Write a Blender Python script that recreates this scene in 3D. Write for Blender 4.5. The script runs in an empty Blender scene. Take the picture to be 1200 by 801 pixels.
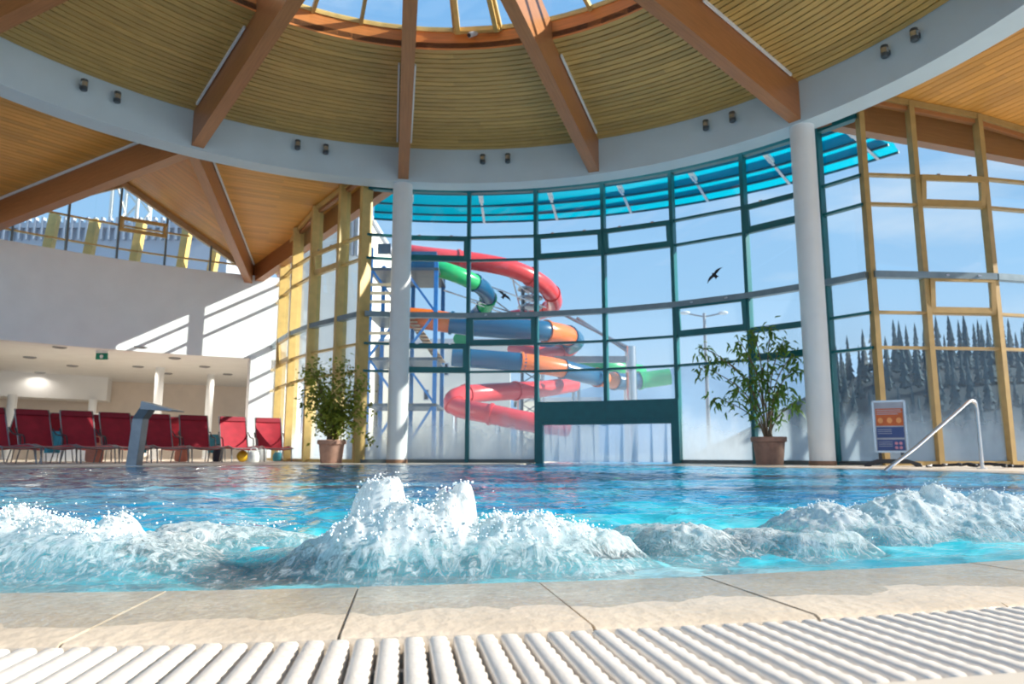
import bpy, math, random
import numpy as np
from mathutils import Vector, Matrix

random.seed(7)
S = bpy.context.scene
COL = S.collection

# ------------------------------------------------------------------ camera, sky, sun, exposure
FPX = 860.0
PITCH = math.radians(8.6)
CAMZ = 0.2
cam_data = bpy.data.cameras.new('camera')
cam_data.sensor_width = 36.0
cam_data.lens = FPX / 1200.0 * 36.0
cam_data.clip_start = 0.05
cam_data.clip_end = 3000
cam_data.dof.use_dof = True
cam_data.dof.focus_distance = 1.75
cam_data.dof.aperture_fstop = 7.0
cam = bpy.data.objects.new('camera', cam_data)
COL.objects.link(cam)
cam.location = (0, 0, CAMZ)
cam.rotation_euler = (math.pi / 2 + PITCH, 0, 0)
S.camera = cam

SUN_AZ, SUN_EL = -2.0, 27.0
sun_data = bpy.data.lights.new('sun', 'SUN')
sun_data.energy = 9.0
sun_data.angle = math.radians(0.6)
sun_data.color = (1.0, 0.93, 0.82)
sun = bpy.data.objects.new('sun', sun_data)
COL.objects.link(sun)
_a, _e = math.radians(SUN_AZ), math.radians(SUN_EL)
_sd = Vector((math.cos(_a) * math.cos(_e), math.sin(_a) * math.cos(_e), math.sin(_e)))
sun.rotation_euler = _sd.to_track_quat('Z', 'Y').to_euler()
sun.location = (30, -6, 16)

W = bpy.data.worlds.new('sky')
S.world = W
W.use_nodes = True
nt = W.node_tree
nt.nodes.clear()
_out = nt.nodes.new('ShaderNodeOutputWorld')
_bg = nt.nodes.new('ShaderNodeBackground')
_bg.inputs['Strength'].default_value = 0.94
_tc = nt.nodes.new('ShaderNodeTexCoord')
_sep = nt.nodes.new('ShaderNodeSeparateXYZ')
_ramp = nt.nodes.new('ShaderNodeValToRGB')
_ramp.color_ramp.elements[0].position = 0.0
_ramp.color_ramp.elements[0].color = (0.60, 0.76, 0.92, 1)
_ramp.color_ramp.elements[1].position = 0.75
_ramp.color_ramp.elements[1].color = (0.17, 0.44, 0.85, 1)
_m = _ramp.color_ramp.elements.new(0.22)
_m.color = (0.38, 0.63, 0.92, 1)
_noi = nt.nodes.new('ShaderNodeTexNoise')
_noi.inputs['Scale'].default_value = 3.0
_noi.inputs['Detail'].default_value = 6
_map = nt.nodes.new('ShaderNodeMapping')
_map.inputs['Scale'].default_value = (1, 1, 3.5)
_cr = nt.nodes.new('ShaderNodeValToRGB')
_cr.color_ramp.elements[0].position = 0.56
_cr.color_ramp.elements[0].color = (0, 0, 0, 1)
_cr.color_ramp.elements[1].position = 0.78
_cr.color_ramp.elements[1].color = (0.6, 0.6, 0.6, 1)
_mix = nt.nodes.new('ShaderNodeMixRGB')
_mix.inputs['Color2'].default_value = (0.95, 0.97, 1.0, 1)
L = nt.links.new
L(_tc.outputs['Generated'], _sep.inputs[0])
L(_sep.outputs['Z'], _ramp.inputs[0])
L(_tc.outputs['Generated'], _map.inputs[0])
L(_map.outputs[0], _noi.inputs['Vector'])
L(_noi.outputs[0], _cr.inputs[0])
L(_cr.outputs[0], _mix.inputs['Fac'])
L(_ramp.outputs[0], _mix.inputs['Color1'])
L(_mix.outputs[0], _bg.inputs['Color'])
L(_bg.outputs[0], _out.inputs['Surface'])

S.view_settings.view_transform = 'Standard'
S.view_settings.look = 'None'
S.view_settings.gamma = 1.0
S.view_settings.use_curve_mapping = False
S.view_settings.exposure = 0.22
S.cycles.max_bounces = 10
S.cycles.diffuse_bounces = 5
S.cycles.glossy_bounces = 4
S.cycles.transparent_max_bounces = 24
S.cycles.sample_clamp_indirect = 6.0

# ------------------------------------------------------------------ plan geometry
CX, CY = -1.05, 7.2           # centre of the round hall and of the pool
R_POOL, R_COPE, R_GRATE = 6.07, 6.41, 6.66
R_RING, R_RINGO = 7.75, 8.2   # white ring beam
R_GLASS = 8.55
Z_RING0, Z_RING1 = 5.88, 6.62
AXIS = 69.3                   # symmetry axis of the hall


def pol(r, deg, z=0.0):
    a = math.radians(deg)
    return Vector((CX + r * math.cos(a), CY + r * math.sin(a), z))


def reflect(p):
    a = math.radians(AXIS)
    d = Vector((math.cos(a), math.sin(a), 0))
    q = Vector((p[0] - CX, p[1] - CY, 0))
    k = 2 * q.dot(d) * d - q
    return Vector((CX + k.x, CY + k.y, p[2] if len(p) > 2 else 0))


def mirror129(p):
    a = math.radians(129.3)
    d = Vector((math.cos(a), math.sin(a), 0))
    q = Vector((p[0] - CX, p[1] - CY, 0))
    k = 2 * q.dot(d) * d - q
    return Vector((CX + k.x, CY + k.y, p[2]))


def sight(px, py):
    dx, dy = (px - 600) / FPX, (400.5 - py) / FPX
    c, s = math.cos(PITCH), math.sin(PITCH)
    return Vector((dx, c - dy * s, s + dy * c))


def at(px, py, Y):
    r = sight(px, py)
    return Vector((r.x / r.y * Y, Y, CAMZ + r.z / r.y * Y))


def on_ring(px, r, z=0.0):
    v = sight(px, 540)
    d = Vector((v.x, v.y)).normalized()
    c = Vector((CX, CY))
    b = d.dot(c)
    t = b + math.sqrt(b * b - c.dot(c) + r * r)
    return Vector((d.x * t, d.y * t, z))


# ------------------------------------------------------------------ materials
MATS = {}


def nmat(name):
    m = bpy.data.materials.new(name)
    m.use_nodes = True
    MATS[name] = m
    n = m.node_tree
    return m, n, n.nodes['Principled BSDF'], n.nodes['Material Output']


def mat(name, col, rough=0.5, metal=0.0, var=0.12, scale=6.0, bump=0.0, bscale=40.0, spec=0.5, stretch=None, coord='Object'):
    m, n, b, o = nmat(name)
    b.inputs['Roughness'].default_value = rough
    b.inputs['Metallic'].default_value = metal
    b.inputs['Specular IOR Level'].default_value = spec
    tc = n.nodes.new('ShaderNodeTexCoord')
    mp = n.nodes.new('ShaderNodeMapping')
    if stretch:
        mp.inputs['Scale'].default_value = stretch
    n.links.new(tc.outputs[coord], mp.inputs[0])
    no = n.nodes.new('ShaderNodeTexNoise')
    no.inputs['Scale'].default_value = scale
    no.inputs['Detail'].default_value = 4
    n.links.new(mp.outputs[0], no.inputs['Vector'])
    r = n.nodes.new('ShaderNodeValToRGB')
    r.color_ramp.elements[0].position = 0.3
    r.color_ramp.elements[1].position = 0.7
    r.color_ramp.elements[0].color = tuple(max(0, c * (1 - var)) for c in col) + (1,)
    r.color_ramp.elements[1].color = tuple(min(1, c * (1 + var)) for c in col) + (1,)
    n.links.new(no.outputs[0], r.inputs[0])
    n.links.new(r.outputs[0], b.inputs['Base Color'])
    if bump:
        n2 = n.nodes.new('ShaderNodeTexNoise')
        n2.inputs['Scale'].default_value = bscale
        n2.inputs['Detail'].default_value = 3
        n.links.new(mp.outputs[0], n2.inputs['Vector'])
        bp = n.nodes.new('ShaderNodeBump')
        bp.inputs['Strength'].default_value = bump
        bp.inputs['Distance'].default_value = 0.01
        n.links.new(n2.outputs[0], bp.inputs['Height'])
        n.links.new(bp.outputs[0], b.inputs['Normal'])
    return m


def wood(name, col, board=0.0, var=0.25, rough=0.45):
    """wood running along U; board > 0 adds tone changes from board to board (V in metres)"""
    m, n, b, o = nmat(name)
    b.inputs['Roughness'].default_value = rough
    uv = n.nodes.new('ShaderNodeUVMap')
    mp = n.nodes.new('ShaderNodeMapping')
    mp.inputs['Scale'].default_value = (0.9, 14, 1)
    n.links.new(uv.outputs[0], mp.inputs[0])
    no = n.nodes.new('ShaderNodeTexNoise')
    no.inputs['Scale'].default_value = 2.5
    no.inputs['Detail'].default_value = 5
    n.links.new(mp.outputs[0], no.inputs['Vector'])
    r = n.nodes.new('ShaderNodeValToRGB')
    r.color_ramp.elements[0].position = 0.25
    r.color_ramp.elements[1].position = 0.75
    r.color_ramp.elements[0].color = tuple(c * (1 - var) for c in col) + (1,)
    r.color_ramp.elements[1].color = tuple(min(1, c * (1 + var)) for c in col) + (1,)
    n.links.new(no.outputs[0], r.inputs[0])
    last = r.outputs[0]
    if board:
        br = n.nodes.new('ShaderNodeTexBrick')
        br.offset = 0.37
        br.inputs['Scale'].default_value = 1.0
        br.inputs['Brick Width'].default_value = 2.3
        br.inputs['Row Height'].default_value = board
        br.inputs['Mortar Size'].default_value = 0.0
        br.inputs['Color1'].default_value = (0.84, 0.83, 0.80, 1)
        br.inputs['Color2'].default_value = (1.10, 1.08, 1.04, 1)
        n.links.new(uv.outputs[0], br.inputs['Vector'])
        mx = n.nodes.new('ShaderNodeMixRGB')
        mx.blend_type = 'MULTIPLY'
        mx.inputs['Fac'].default_value = 1
        n.links.new(last, mx.inputs['Color1'])
        n.links.new(br.outputs['Color'], mx.inputs['Color2'])
        last = mx.outputs[0]
    n.links.new(last, b.inputs['Base Color'])
    return m


M = {}
M['plank'] = wood('plank_wood', (0.54, 0.35, 0.11), board=0.1275)
M['plank_back'] = mat('plank_gap', (0.05, 0.028, 0.012), 0.8)
M['wing_plank'] = wood('wing_plank_sunlit', (0.74, 0.35, 0.07), board=0.16, var=0.12)  # same pine as the dome, warm bounced sunlight put into the colour
M['beam'] = wood('glulam_wood', (0.38, 0.155, 0.055), var=0.15, rough=0.35)
M['curb'] = wood('curb_wood', (0.66, 0.23, 0.055), var=0.15)
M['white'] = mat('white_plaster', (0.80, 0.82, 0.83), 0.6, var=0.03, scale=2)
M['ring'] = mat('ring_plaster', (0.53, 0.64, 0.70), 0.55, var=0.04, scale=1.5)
M['column'] = mat('column_paint', (0.76, 0.79, 0.80), 0.4, var=0.03, scale=3)
M['column_base'] = mat('column_base', (0.30, 0.16, 0.09), 0.5)
M['beige'] = mat('beige_wall', (0.80, 0.71, 0.62), 0.7, var=0.05, scale=2)
M['teal'] = mat('teal_frame', (0.003, 0.13, 0.145), 0.35, var=0.1)
M['fold_line_teal'] = mat('fold_line_tube', (0.0, 0.12, 0.19), 0.4)
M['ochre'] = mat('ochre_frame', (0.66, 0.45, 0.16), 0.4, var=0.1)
M['ochre_shaded'] = mat('ochre_shaded_frame', (0.40, 0.27, 0.10), 0.4, var=0.1)  # shaded copy of the ochre frame, shade put into the colour
M['rail'] = mat('rail_steel', (0.20, 0.27, 0.31), 0.35, metal=0.4)
M['steel'] = mat('brushed_steel', (0.55, 0.57, 0.60), 0.25, metal=0.9, var=0.08)
M['dark_steel'] = mat('dark_steel', (0.10, 0.12, 0.14), 0.4, metal=0.5)
M['grey_metal'] = mat('grey_metal', (0.30, 0.31, 0.33), 0.35, metal=0.7)
M['black'] = mat('black_plastic', (0.03, 0.03, 0.035), 0.4)
M['red'] = mat('red_sling', (0.40, 0.012, 0.03), 0.65, var=0.15, bump=0.2, bscale=200)
M['dark_red'] = mat('dark_red_pad', (0.27, 0.01, 0.025), 0.7)
M['terracotta'] = mat('terracotta', (0.36, 0.20, 0.145), 0.7, var=0.15, scale=9)
M['soil'] = mat('soil', (0.05, 0.03, 0.02), 0.9)
M['bark'] = mat('bark', (0.22, 0.15, 0.09), 0.8, var=0.3, bump=0.5)
M['deck'] = mat('deck_tile', (0.60, 0.53, 0.44), 0.45, var=0.07, scale=3)
M['coping'] = mat('coping_stone', (0.56, 0.47, 0.365), 0.22, var=0.10, scale=9, bump=0.25, bscale=60)
M['grate'] = mat('grating_plastic', (0.70, 0.635, 0.56), 0.3, var=0.05, scale=15, bump=0.08, bscale=150)
M['trough'] = mat('trough', (0.55, 0.42, 0.26), 0.5)
M['sill'] = mat('sill_metal', (0.15, 0.17, 0.17), 0.5)
M['slide_red'] = mat('slide_red', (0.62, 0.055, 0.06), 0.25, var=0.06)
M['slide_blue'] = mat('slide_blue', (0.003, 0.085, 0.18), 0.25, var=0.06)
M['slide_green'] = mat('slide_green', (0.02, 0.40, 0.13), 0.25, var=0.06)
M['slide_orange'] = mat('slide_orange', (0.75, 0.17, 0.03), 0.25, var=0.06)
M['tower_blue'] = mat('tower_blue', (0.03, 0.20, 0.50), 0.4)
M['facade'] = mat('facade_render', (0.80, 0.76, 0.68), 0.8, var=0.04, scale=0.6)
M['facade_grey'] = mat('facade_grey', (0.45, 0.47, 0.52), 0.8, var=0.05, scale=0.6)
M['pane_dark'] = mat('dark_window', (0.03, 0.035, 0.05), 0.2)
M['tan_wood'] = mat('tan_timber', (0.60, 0.42, 0.24), 0.7)
M['yellow'] = mat('yellow_paint', (0.80, 0.52, 0.16), 0.45)
M['ground'] = mat('outdoor_paving', (0.42, 0.44, 0.45), 0.7, var=0.1, scale=0.5)
M['hill'] = mat('hill_grass', (0.010, 0.026, 0.036), 0.95, var=0.4, scale=0.15)
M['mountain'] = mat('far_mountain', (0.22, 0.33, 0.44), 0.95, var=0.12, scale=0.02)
M['conifer'] = mat('conifer_needles', (0.018, 0.050, 0.068), 0.9, var=0.35, scale=0.6)  # blue distance haze mixed into the needle colour
M['leaf'] = mat('leaf_green', (0.15, 0.27, 0.04), 0.45, var=0.5, scale=3)
M['leaf2'] = mat('ficus_leaf', (0.30, 0.34, 0.05), 0.45, var=0.55, scale=4)
M['lamp_white'] = mat('lamp_shell', (0.7, 0.7, 0.7), 0.4)
M['yellow_ball'] = mat('yellow_vinyl', (0.75, 0.45, 0.02), 0.35)
M['towel'] = mat('turquoise_towel', (0.10, 0.45, 0.55), 0.9, bump=0.4)
M['bag_white'] = mat('white_bag', (0.75, 0.74, 0.72), 0.8)
M['bag_dark'] = mat('dark_bag', (0.05, 0.06, 0.09), 0.8)
M['bag_pink'] = mat('salmon_bag', (0.70, 0.28, 0.18), 0.8)
M['poster_orange'] = mat('poster_orange', (0.50, 0.115, 0.03), 0.5)
M['poster_blue'] = mat('poster_blue', (0.035, 0.075, 0.24), 0.5)
M['poster_grey'] = mat('poster_grey', (0.32, 0.36, 0.45), 0.5)
M['poster_mark'] = mat('poster_mark', (0.75, 0.33, 0.12), 0.5)
M['poster_pink'] = mat('poster_pink', (0.55, 0.25, 0.35), 0.5)
M['exit_green'] = mat('exit_green', (0.0, 0.22, 0.12), 0.4)
M['sign_white'] = mat('sign_white', (0.85, 0.88, 0.86), 0.5)
M['bird'] = mat('bird_film', (0.015, 0.015, 0.02), 0.6)


def glass_mat(name, fog_low=None, fog_high=None, z0=0.0, z1=1.9, tint=(0.93, 0.97, 0.98), dirt=0.0):
    m, n, b, o = nmat(name)
    n.nodes.remove(b)
    tr = n.nodes.new('ShaderNodeBsdfTransparent')
    tr.inputs['Color'].default_value = tint + (1,)
    gl = n.nodes.new('ShaderNodeBsdfGlossy')
    gl.inputs['Roughness'].default_value = 0.02
    fr = n.nodes.new('ShaderNodeFresnel')
    gb = n.nodes.new('ShaderNodeNewGeometry')
    io = n.nodes.new('ShaderNodeMapRange')     # a thin sheet reflects alike on both faces
    io.inputs['To Min'].default_value = 1.40
    io.inputs['To Max'].default_value = 1 / 1.40
    n.links.new(gb.outputs['Backfacing'], io.inputs['Value'])
    n.links.new(io.outputs[0], fr.inputs['IOR'])
    mx = n.nodes.new('ShaderNodeMixShader')
    n.links.new(fr.outputs[0], mx.inputs[0])
    n.links.new(tr.outputs[0], mx.inputs[1])
    n.links.new(gl.outputs[0], mx.inputs[2])
    last = mx.outputs[0]
    if fog_low is not None:
        geo = n.nodes.new('ShaderNodeNewGeometry')
        sp = n.nodes.new('ShaderNodeSeparateXYZ')
        n.links.new(geo.outputs['Position'], sp.inputs[0])
        no = n.nodes.new('ShaderNodeTexNoise')
        no.inputs['Scale'].default_value = 1.7
        no.inputs['Detail'].default_value = 4
        mp = n.nodes.new('ShaderNodeMapping')
        mp.inputs['Scale'].default_value = (1.6, 1.6, 0.7)
        n.links.new(geo.outputs['Position'], mp.inputs[0])
        n.links.new(mp.outputs[0], no.inputs['Vector'])
        ad = n.nodes.new('ShaderNodeMath')
        ad.operation = 'MULTIPLY_ADD'
        n.links.new(no.outputs[0], ad.inputs[0])
        ad.inputs[1].default_value = 0.9
        n.links.new(sp.outputs['Z'], ad.inputs[2])
        rg = n.nodes.new('ShaderNodeMapRange')
        rg.interpolation_type = 'SMOOTHSTEP'
        rg.inputs['From Min'].default_value = z0 + 0.45
        rg.inputs['From Max'].default_value = z1 + 0.45
        rg.inputs['To Min'].default_value = fog_low
        rg.inputs['To Max'].default_value = fog_high
        n.links.new(ad.outputs[0], rg.inputs['Value'])
        df = n.nodes.new('ShaderNodeBsdfDiffuse')
        df.inputs['Color'].default_value = (0.60, 0.66, 0.70, 1)
        tl = n.nodes.new('ShaderNodeBsdfTranslucent')
        tl.inputs['Color'].default_value = (0.60, 0.66, 0.71, 1)
        m2 = n.nodes.new('ShaderNodeMixShader')
        m2.inputs[0].default_value = 0.75
        n.links.new(df.outputs[0], m2.inputs[1])
        n.links.new(tl.outputs[0], m2.inputs[2])
        m3 = n.nodes.new('ShaderNodeMixShader')
        n.links.new(rg.outputs[0], m3.inputs[0])
        n.links.new(last, m3.inputs[1])
        n.links.new(m2.outputs[0], m3.inputs[2])
        last = m3.outputs[0]
    n.links.new(last, o.inputs['Surface'])
    return m


M['glass'] = glass_mat('clear_glass')
M['glass_mid'] = glass_mat('hazed_glass', 0.12, 0.03, 1.3, 2.8)
M['glass_fog'] = glass_mat('fogged_glass', 0.80, 0.05, 0.0, 1.15)
M['glass_strip'] = glass_mat('pvc_strip', 0.55, 0.35, 0.0, 0.8, tint=(0.86, 0.92, 0.98))

# awning fabric: translucent turquoise
m, n, b, o = nmat('awning_fabric')
n.nodes.remove(b)
df = n.nodes.new('ShaderNodeBsdfDiffuse'); df.inputs['Color'].default_value = (0.0, 0.34, 0.46, 1)
tl = n.nodes.new('ShaderNodeBsdfTranslucent'); tl.inputs['Color'].default_value = (0.0, 0.40, 0.52, 1)
no = n.nodes.new('ShaderNodeTexNoise'); no.inputs['Scale'].default_value = 3
rm = n.nodes.new('ShaderNodeMapRange'); rm.inputs['To Min'].default_value = 0.55; rm.inputs['To Max'].default_value = 0.75
mx = n.nodes.new('ShaderNodeMixShader')
n.links.new(no.outputs[0], rm.inputs['Value'])
n.links.new(rm.outputs[0], mx.inputs[0])
n.links.new(df.outputs[0], mx.inputs[1]); n.links.new(tl.outputs[0], mx.inputs[2])
n.links.new(mx.outputs[0], o.inputs['Surface'])
M['awning'] = m

# leaves let light through
for key in ('leaf', 'leaf2'):
    m = M[key]; n = m.node_tree
    b = n.nodes['Principled BSDF']; o = n.nodes['Material Output']
    tl = n.nodes.new('ShaderNodeBsdfTranslucent')
    src = b.inputs['Base Color'].links[0].from_socket
    n.links.new(src, tl.inputs['Color'])
    mx = n.nodes.new('ShaderNodeMixShader'); mx.inputs[0].default_value = 0.4
    n.links.new(b.outputs[0], mx.inputs[1]); n.links.new(tl.outputs[0], mx.inputs[2])
    n.links.new(mx.outputs[0], o.inputs['Surface'])

# pool water: blue body, turquoise patches painted for refracted light and churned-in air, mirror-like surface with ripples
m, n, b, o = nmat('pool_water')
geo = n.nodes.new('ShaderNodeNewGeometry')
mp = n.nodes.new('ShaderNodeMapping'); mp.inputs['Scale'].default_value = (1.0, 1.8, 1)
n.links.new(geo.outputs['Position'], mp.inputs[0])
no = n.nodes.new('ShaderNodeTexNoise'); no.inputs['Scale'].default_value = 1.1; no.inputs['Detail'].default_value = 5; no.inputs['Roughness'].default_value = 0.65
n.links.new(mp.outputs[0], no.inputs['Vector'])
at_ = n.nodes.new('ShaderNodeAttribute'); at_.attribute_name = 'aeration'
ad = n.nodes.new('ShaderNodeMath'); ad.operation = 'ADD'
n.links.new(no.outputs[0], ad.inputs[0]); n.links.new(at_.outputs['Fac'], ad.inputs[1])
rp = n.nodes.new('ShaderNodeValToRGB')
e = rp.color_ramp.elements
e[0].position = 0.38; e[0].color = (0.001, 0.115, 0.275, 1)
e[1].position = 0.98; e[1].color = (0.42, 0.66, 0.70, 1)
x = e.new(0.52); x.color = (0.003, 0.235, 0.425, 1)
x = e.new(0.70); x.color = (0.03, 0.44, 0.54, 1)
n.links.new(ad.outputs[0], rp.inputs[0])
n.links.new(rp.outputs[0], b.inputs['Base Color'])
b.inputs['Roughness'].default_value = 0.04
b.inputs['IOR'].default_value = 1.33
n1 = n.nodes.new('ShaderNodeTexNoise'); n1.inputs['Scale'].default_value = 9; n1.inputs['Detail'].default_value = 4; n1.inputs['Distortion'].default_value = 0.6
mp2 = n.nodes.new('ShaderNodeMapping'); mp2.inputs['Scale'].default_value = (0.7, 1.2, 1)
n.links.new(geo.outputs['Position'], mp2.inputs[0]); n.links.new(mp2.outputs[0], n1.inputs['Vector'])
bp = n.nodes.new('ShaderNodeBump'); bp.inputs['Strength'].default_value = 0.8; bp.inputs['Distance'].default_value = 0.02
n.links.new(n1.outputs[0], bp.inputs['Height']); n.links.new(bp.outputs[0], b.inputs['Normal'])
M['water'] = m

# churned white water: streaks of foam over clear sheets
m, n, b, o = nmat('churned_water')
geo = n.nodes.new('ShaderNodeNewGeometry')
def _noise(scale, detail, rough, dist):
    mp = n.nodes.new('ShaderNodeMapping'); mp.inputs['Scale'].default_value = scale
    n.links.new(geo.outputs['Position'], mp.inputs[0])
    q = n.nodes.new('ShaderNodeTexNoise'); q.inputs['Scale'].default_value = 1
    q.inputs['Detail'].default_value = detail; q.inputs['Roughness'].default_value = rough; q.inputs['Distortion'].default_value = dist
    n.links.new(mp.outputs[0], q.inputs['Vector'])
    return q.outputs[0]
n_a = _noise((46, 30, 11), 7, 0.72, 1.4)
n_b = _noise((120, 90, 30), 5, 0.7, 0.8)
at_ = n.nodes.new('ShaderNodeAttribute'); at_.attribute_name = 'aeration'
ad = n.nodes.new('ShaderNodeMath'); ad.operation = 'MULTIPLY_ADD'; ad.inputs[1].default_value = 0.20
n.links.new(at_.outputs['Fac'], ad.inputs[0]); n.links.new(n_a, ad.inputs[2])
cov = n.nodes.new('ShaderNodeMapRange'); cov.inputs['From Min'].default_value = 0.44; cov.inputs['From Max'].default_value = 0.64
cov.inputs['To Min'].default_value = 0.08; cov.inputs['To Max'].default_value = 0.95
n.links.new(ad.outputs[0], cov.inputs['Value'])
bp = n.nodes.new('ShaderNodeBump'); bp.inputs['Strength'].default_value = 1.0; bp.inputs['Distance'].default_value = 0.010
n.links.new(n_b, bp.inputs['Height'])
df = n.nodes.new('ShaderNodeBsdfDiffuse'); df.inputs['Color'].default_value = (0.96, 0.97, 0.97, 1)
tl = n.nodes.new('ShaderNodeBsdfTranslucent'); tl.inputs['Color'].default_value = (0.95, 0.97, 0.98, 1)
foam = n.nodes.new('ShaderNodeMixShader'); foam.inputs[0].default_value = 0.62
n.links.new(df.outputs[0], foam.inputs[1]); n.links.new(tl.outputs[0], foam.inputs[2])
tr = n.nodes.new('ShaderNodeBsdfTransparent'); tr.inputs['Color'].default_value = (0.95, 0.995, 1.0, 1)
body = n.nodes.new('ShaderNodeMixShader')
n.links.new(cov.outputs[0], body.inputs[0]); n.links.new(tr.outputs[0], body.inputs[1]); n.links.new(foam.outputs[0], body.inputs[2])
gl = n.nodes.new('ShaderNodeBsdfGlossy'); gl.inputs['Roughness'].default_value = 0.07
n.links.new(bp.outputs[0], gl.inputs['Normal'])
fr = n.nodes.new('ShaderNodeFresnel'); fr.inputs['IOR'].default_value = 1.16
n.links.new(bp.outputs[0], fr.inputs['Normal'])
mx = n.nodes.new('ShaderNodeMixShader')
n.links.new(fr.outputs[0], mx.inputs[0]); n.links.new(body.outputs[0], mx.inputs[1]); n.links.new(gl.outputs[0], mx.inputs[2])
n.nodes.remove(b)
n.links.new(mx.outputs[0], o.inputs['Surface'])
M['churn'] = m
M['drop'] = mat('water_drop', (0.92, 0.95, 0.96), 0.08, var=0.03)

# thin film of water running over the coping
m, n, b, o = nmat('water_film')
n.nodes.remove(b)
tr = n.nodes.new('ShaderNodeBsdfTransparent'); tr.inputs['Color'].default_value = (0.93, 0.95, 0.95, 1)
gl = n.nodes.new('ShaderNodeBsdfGlossy'); gl.inputs['Roughness'].default_value = 0.06
fr = n.nodes.new('ShaderNodeFresnel'); fr.inputs['IOR'].default_value = 1.33
geo = n.nodes.new('ShaderNodeNewGeometry')
no = n.nodes.new('ShaderNodeTexNoise'); no.inputs['Scale'].default_value = 45; no.inputs['Detail'].default_value = 4; no.inputs['Distortion'].default_value = 1
n.links.new(geo.outputs['Position'], no.inputs['Vector'])
bp = n.nodes.new('ShaderNodeBump'); bp.inputs['Strength'].default_value = 0.7; bp.inputs['Distance'].default_value = 0.012
n.links.new(no.outputs[0], bp.inputs['Height'])
n.links.new(bp.outputs[0], gl.inputs['Normal']); n.links.new(bp.outputs[0], fr.inputs['Normal'])
mx = n.nodes.new('ShaderNodeMixShader')
hf = n.nodes.new('ShaderNodeMath'); hf.operation = 'MULTIPLY'; hf.inputs[1].default_value = 0.27
n.links.new(fr.outputs[0], hf.inputs[0])
n.links.new(hf.outputs[0], mx.inputs[0]); n.links.new(tr.outputs[0], mx.inputs[1]); n.links.new(gl.outputs[0], mx.inputs[2])
n.links.new(mx.outputs[0], o.inputs['Surface'])
M['film'] = m


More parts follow.
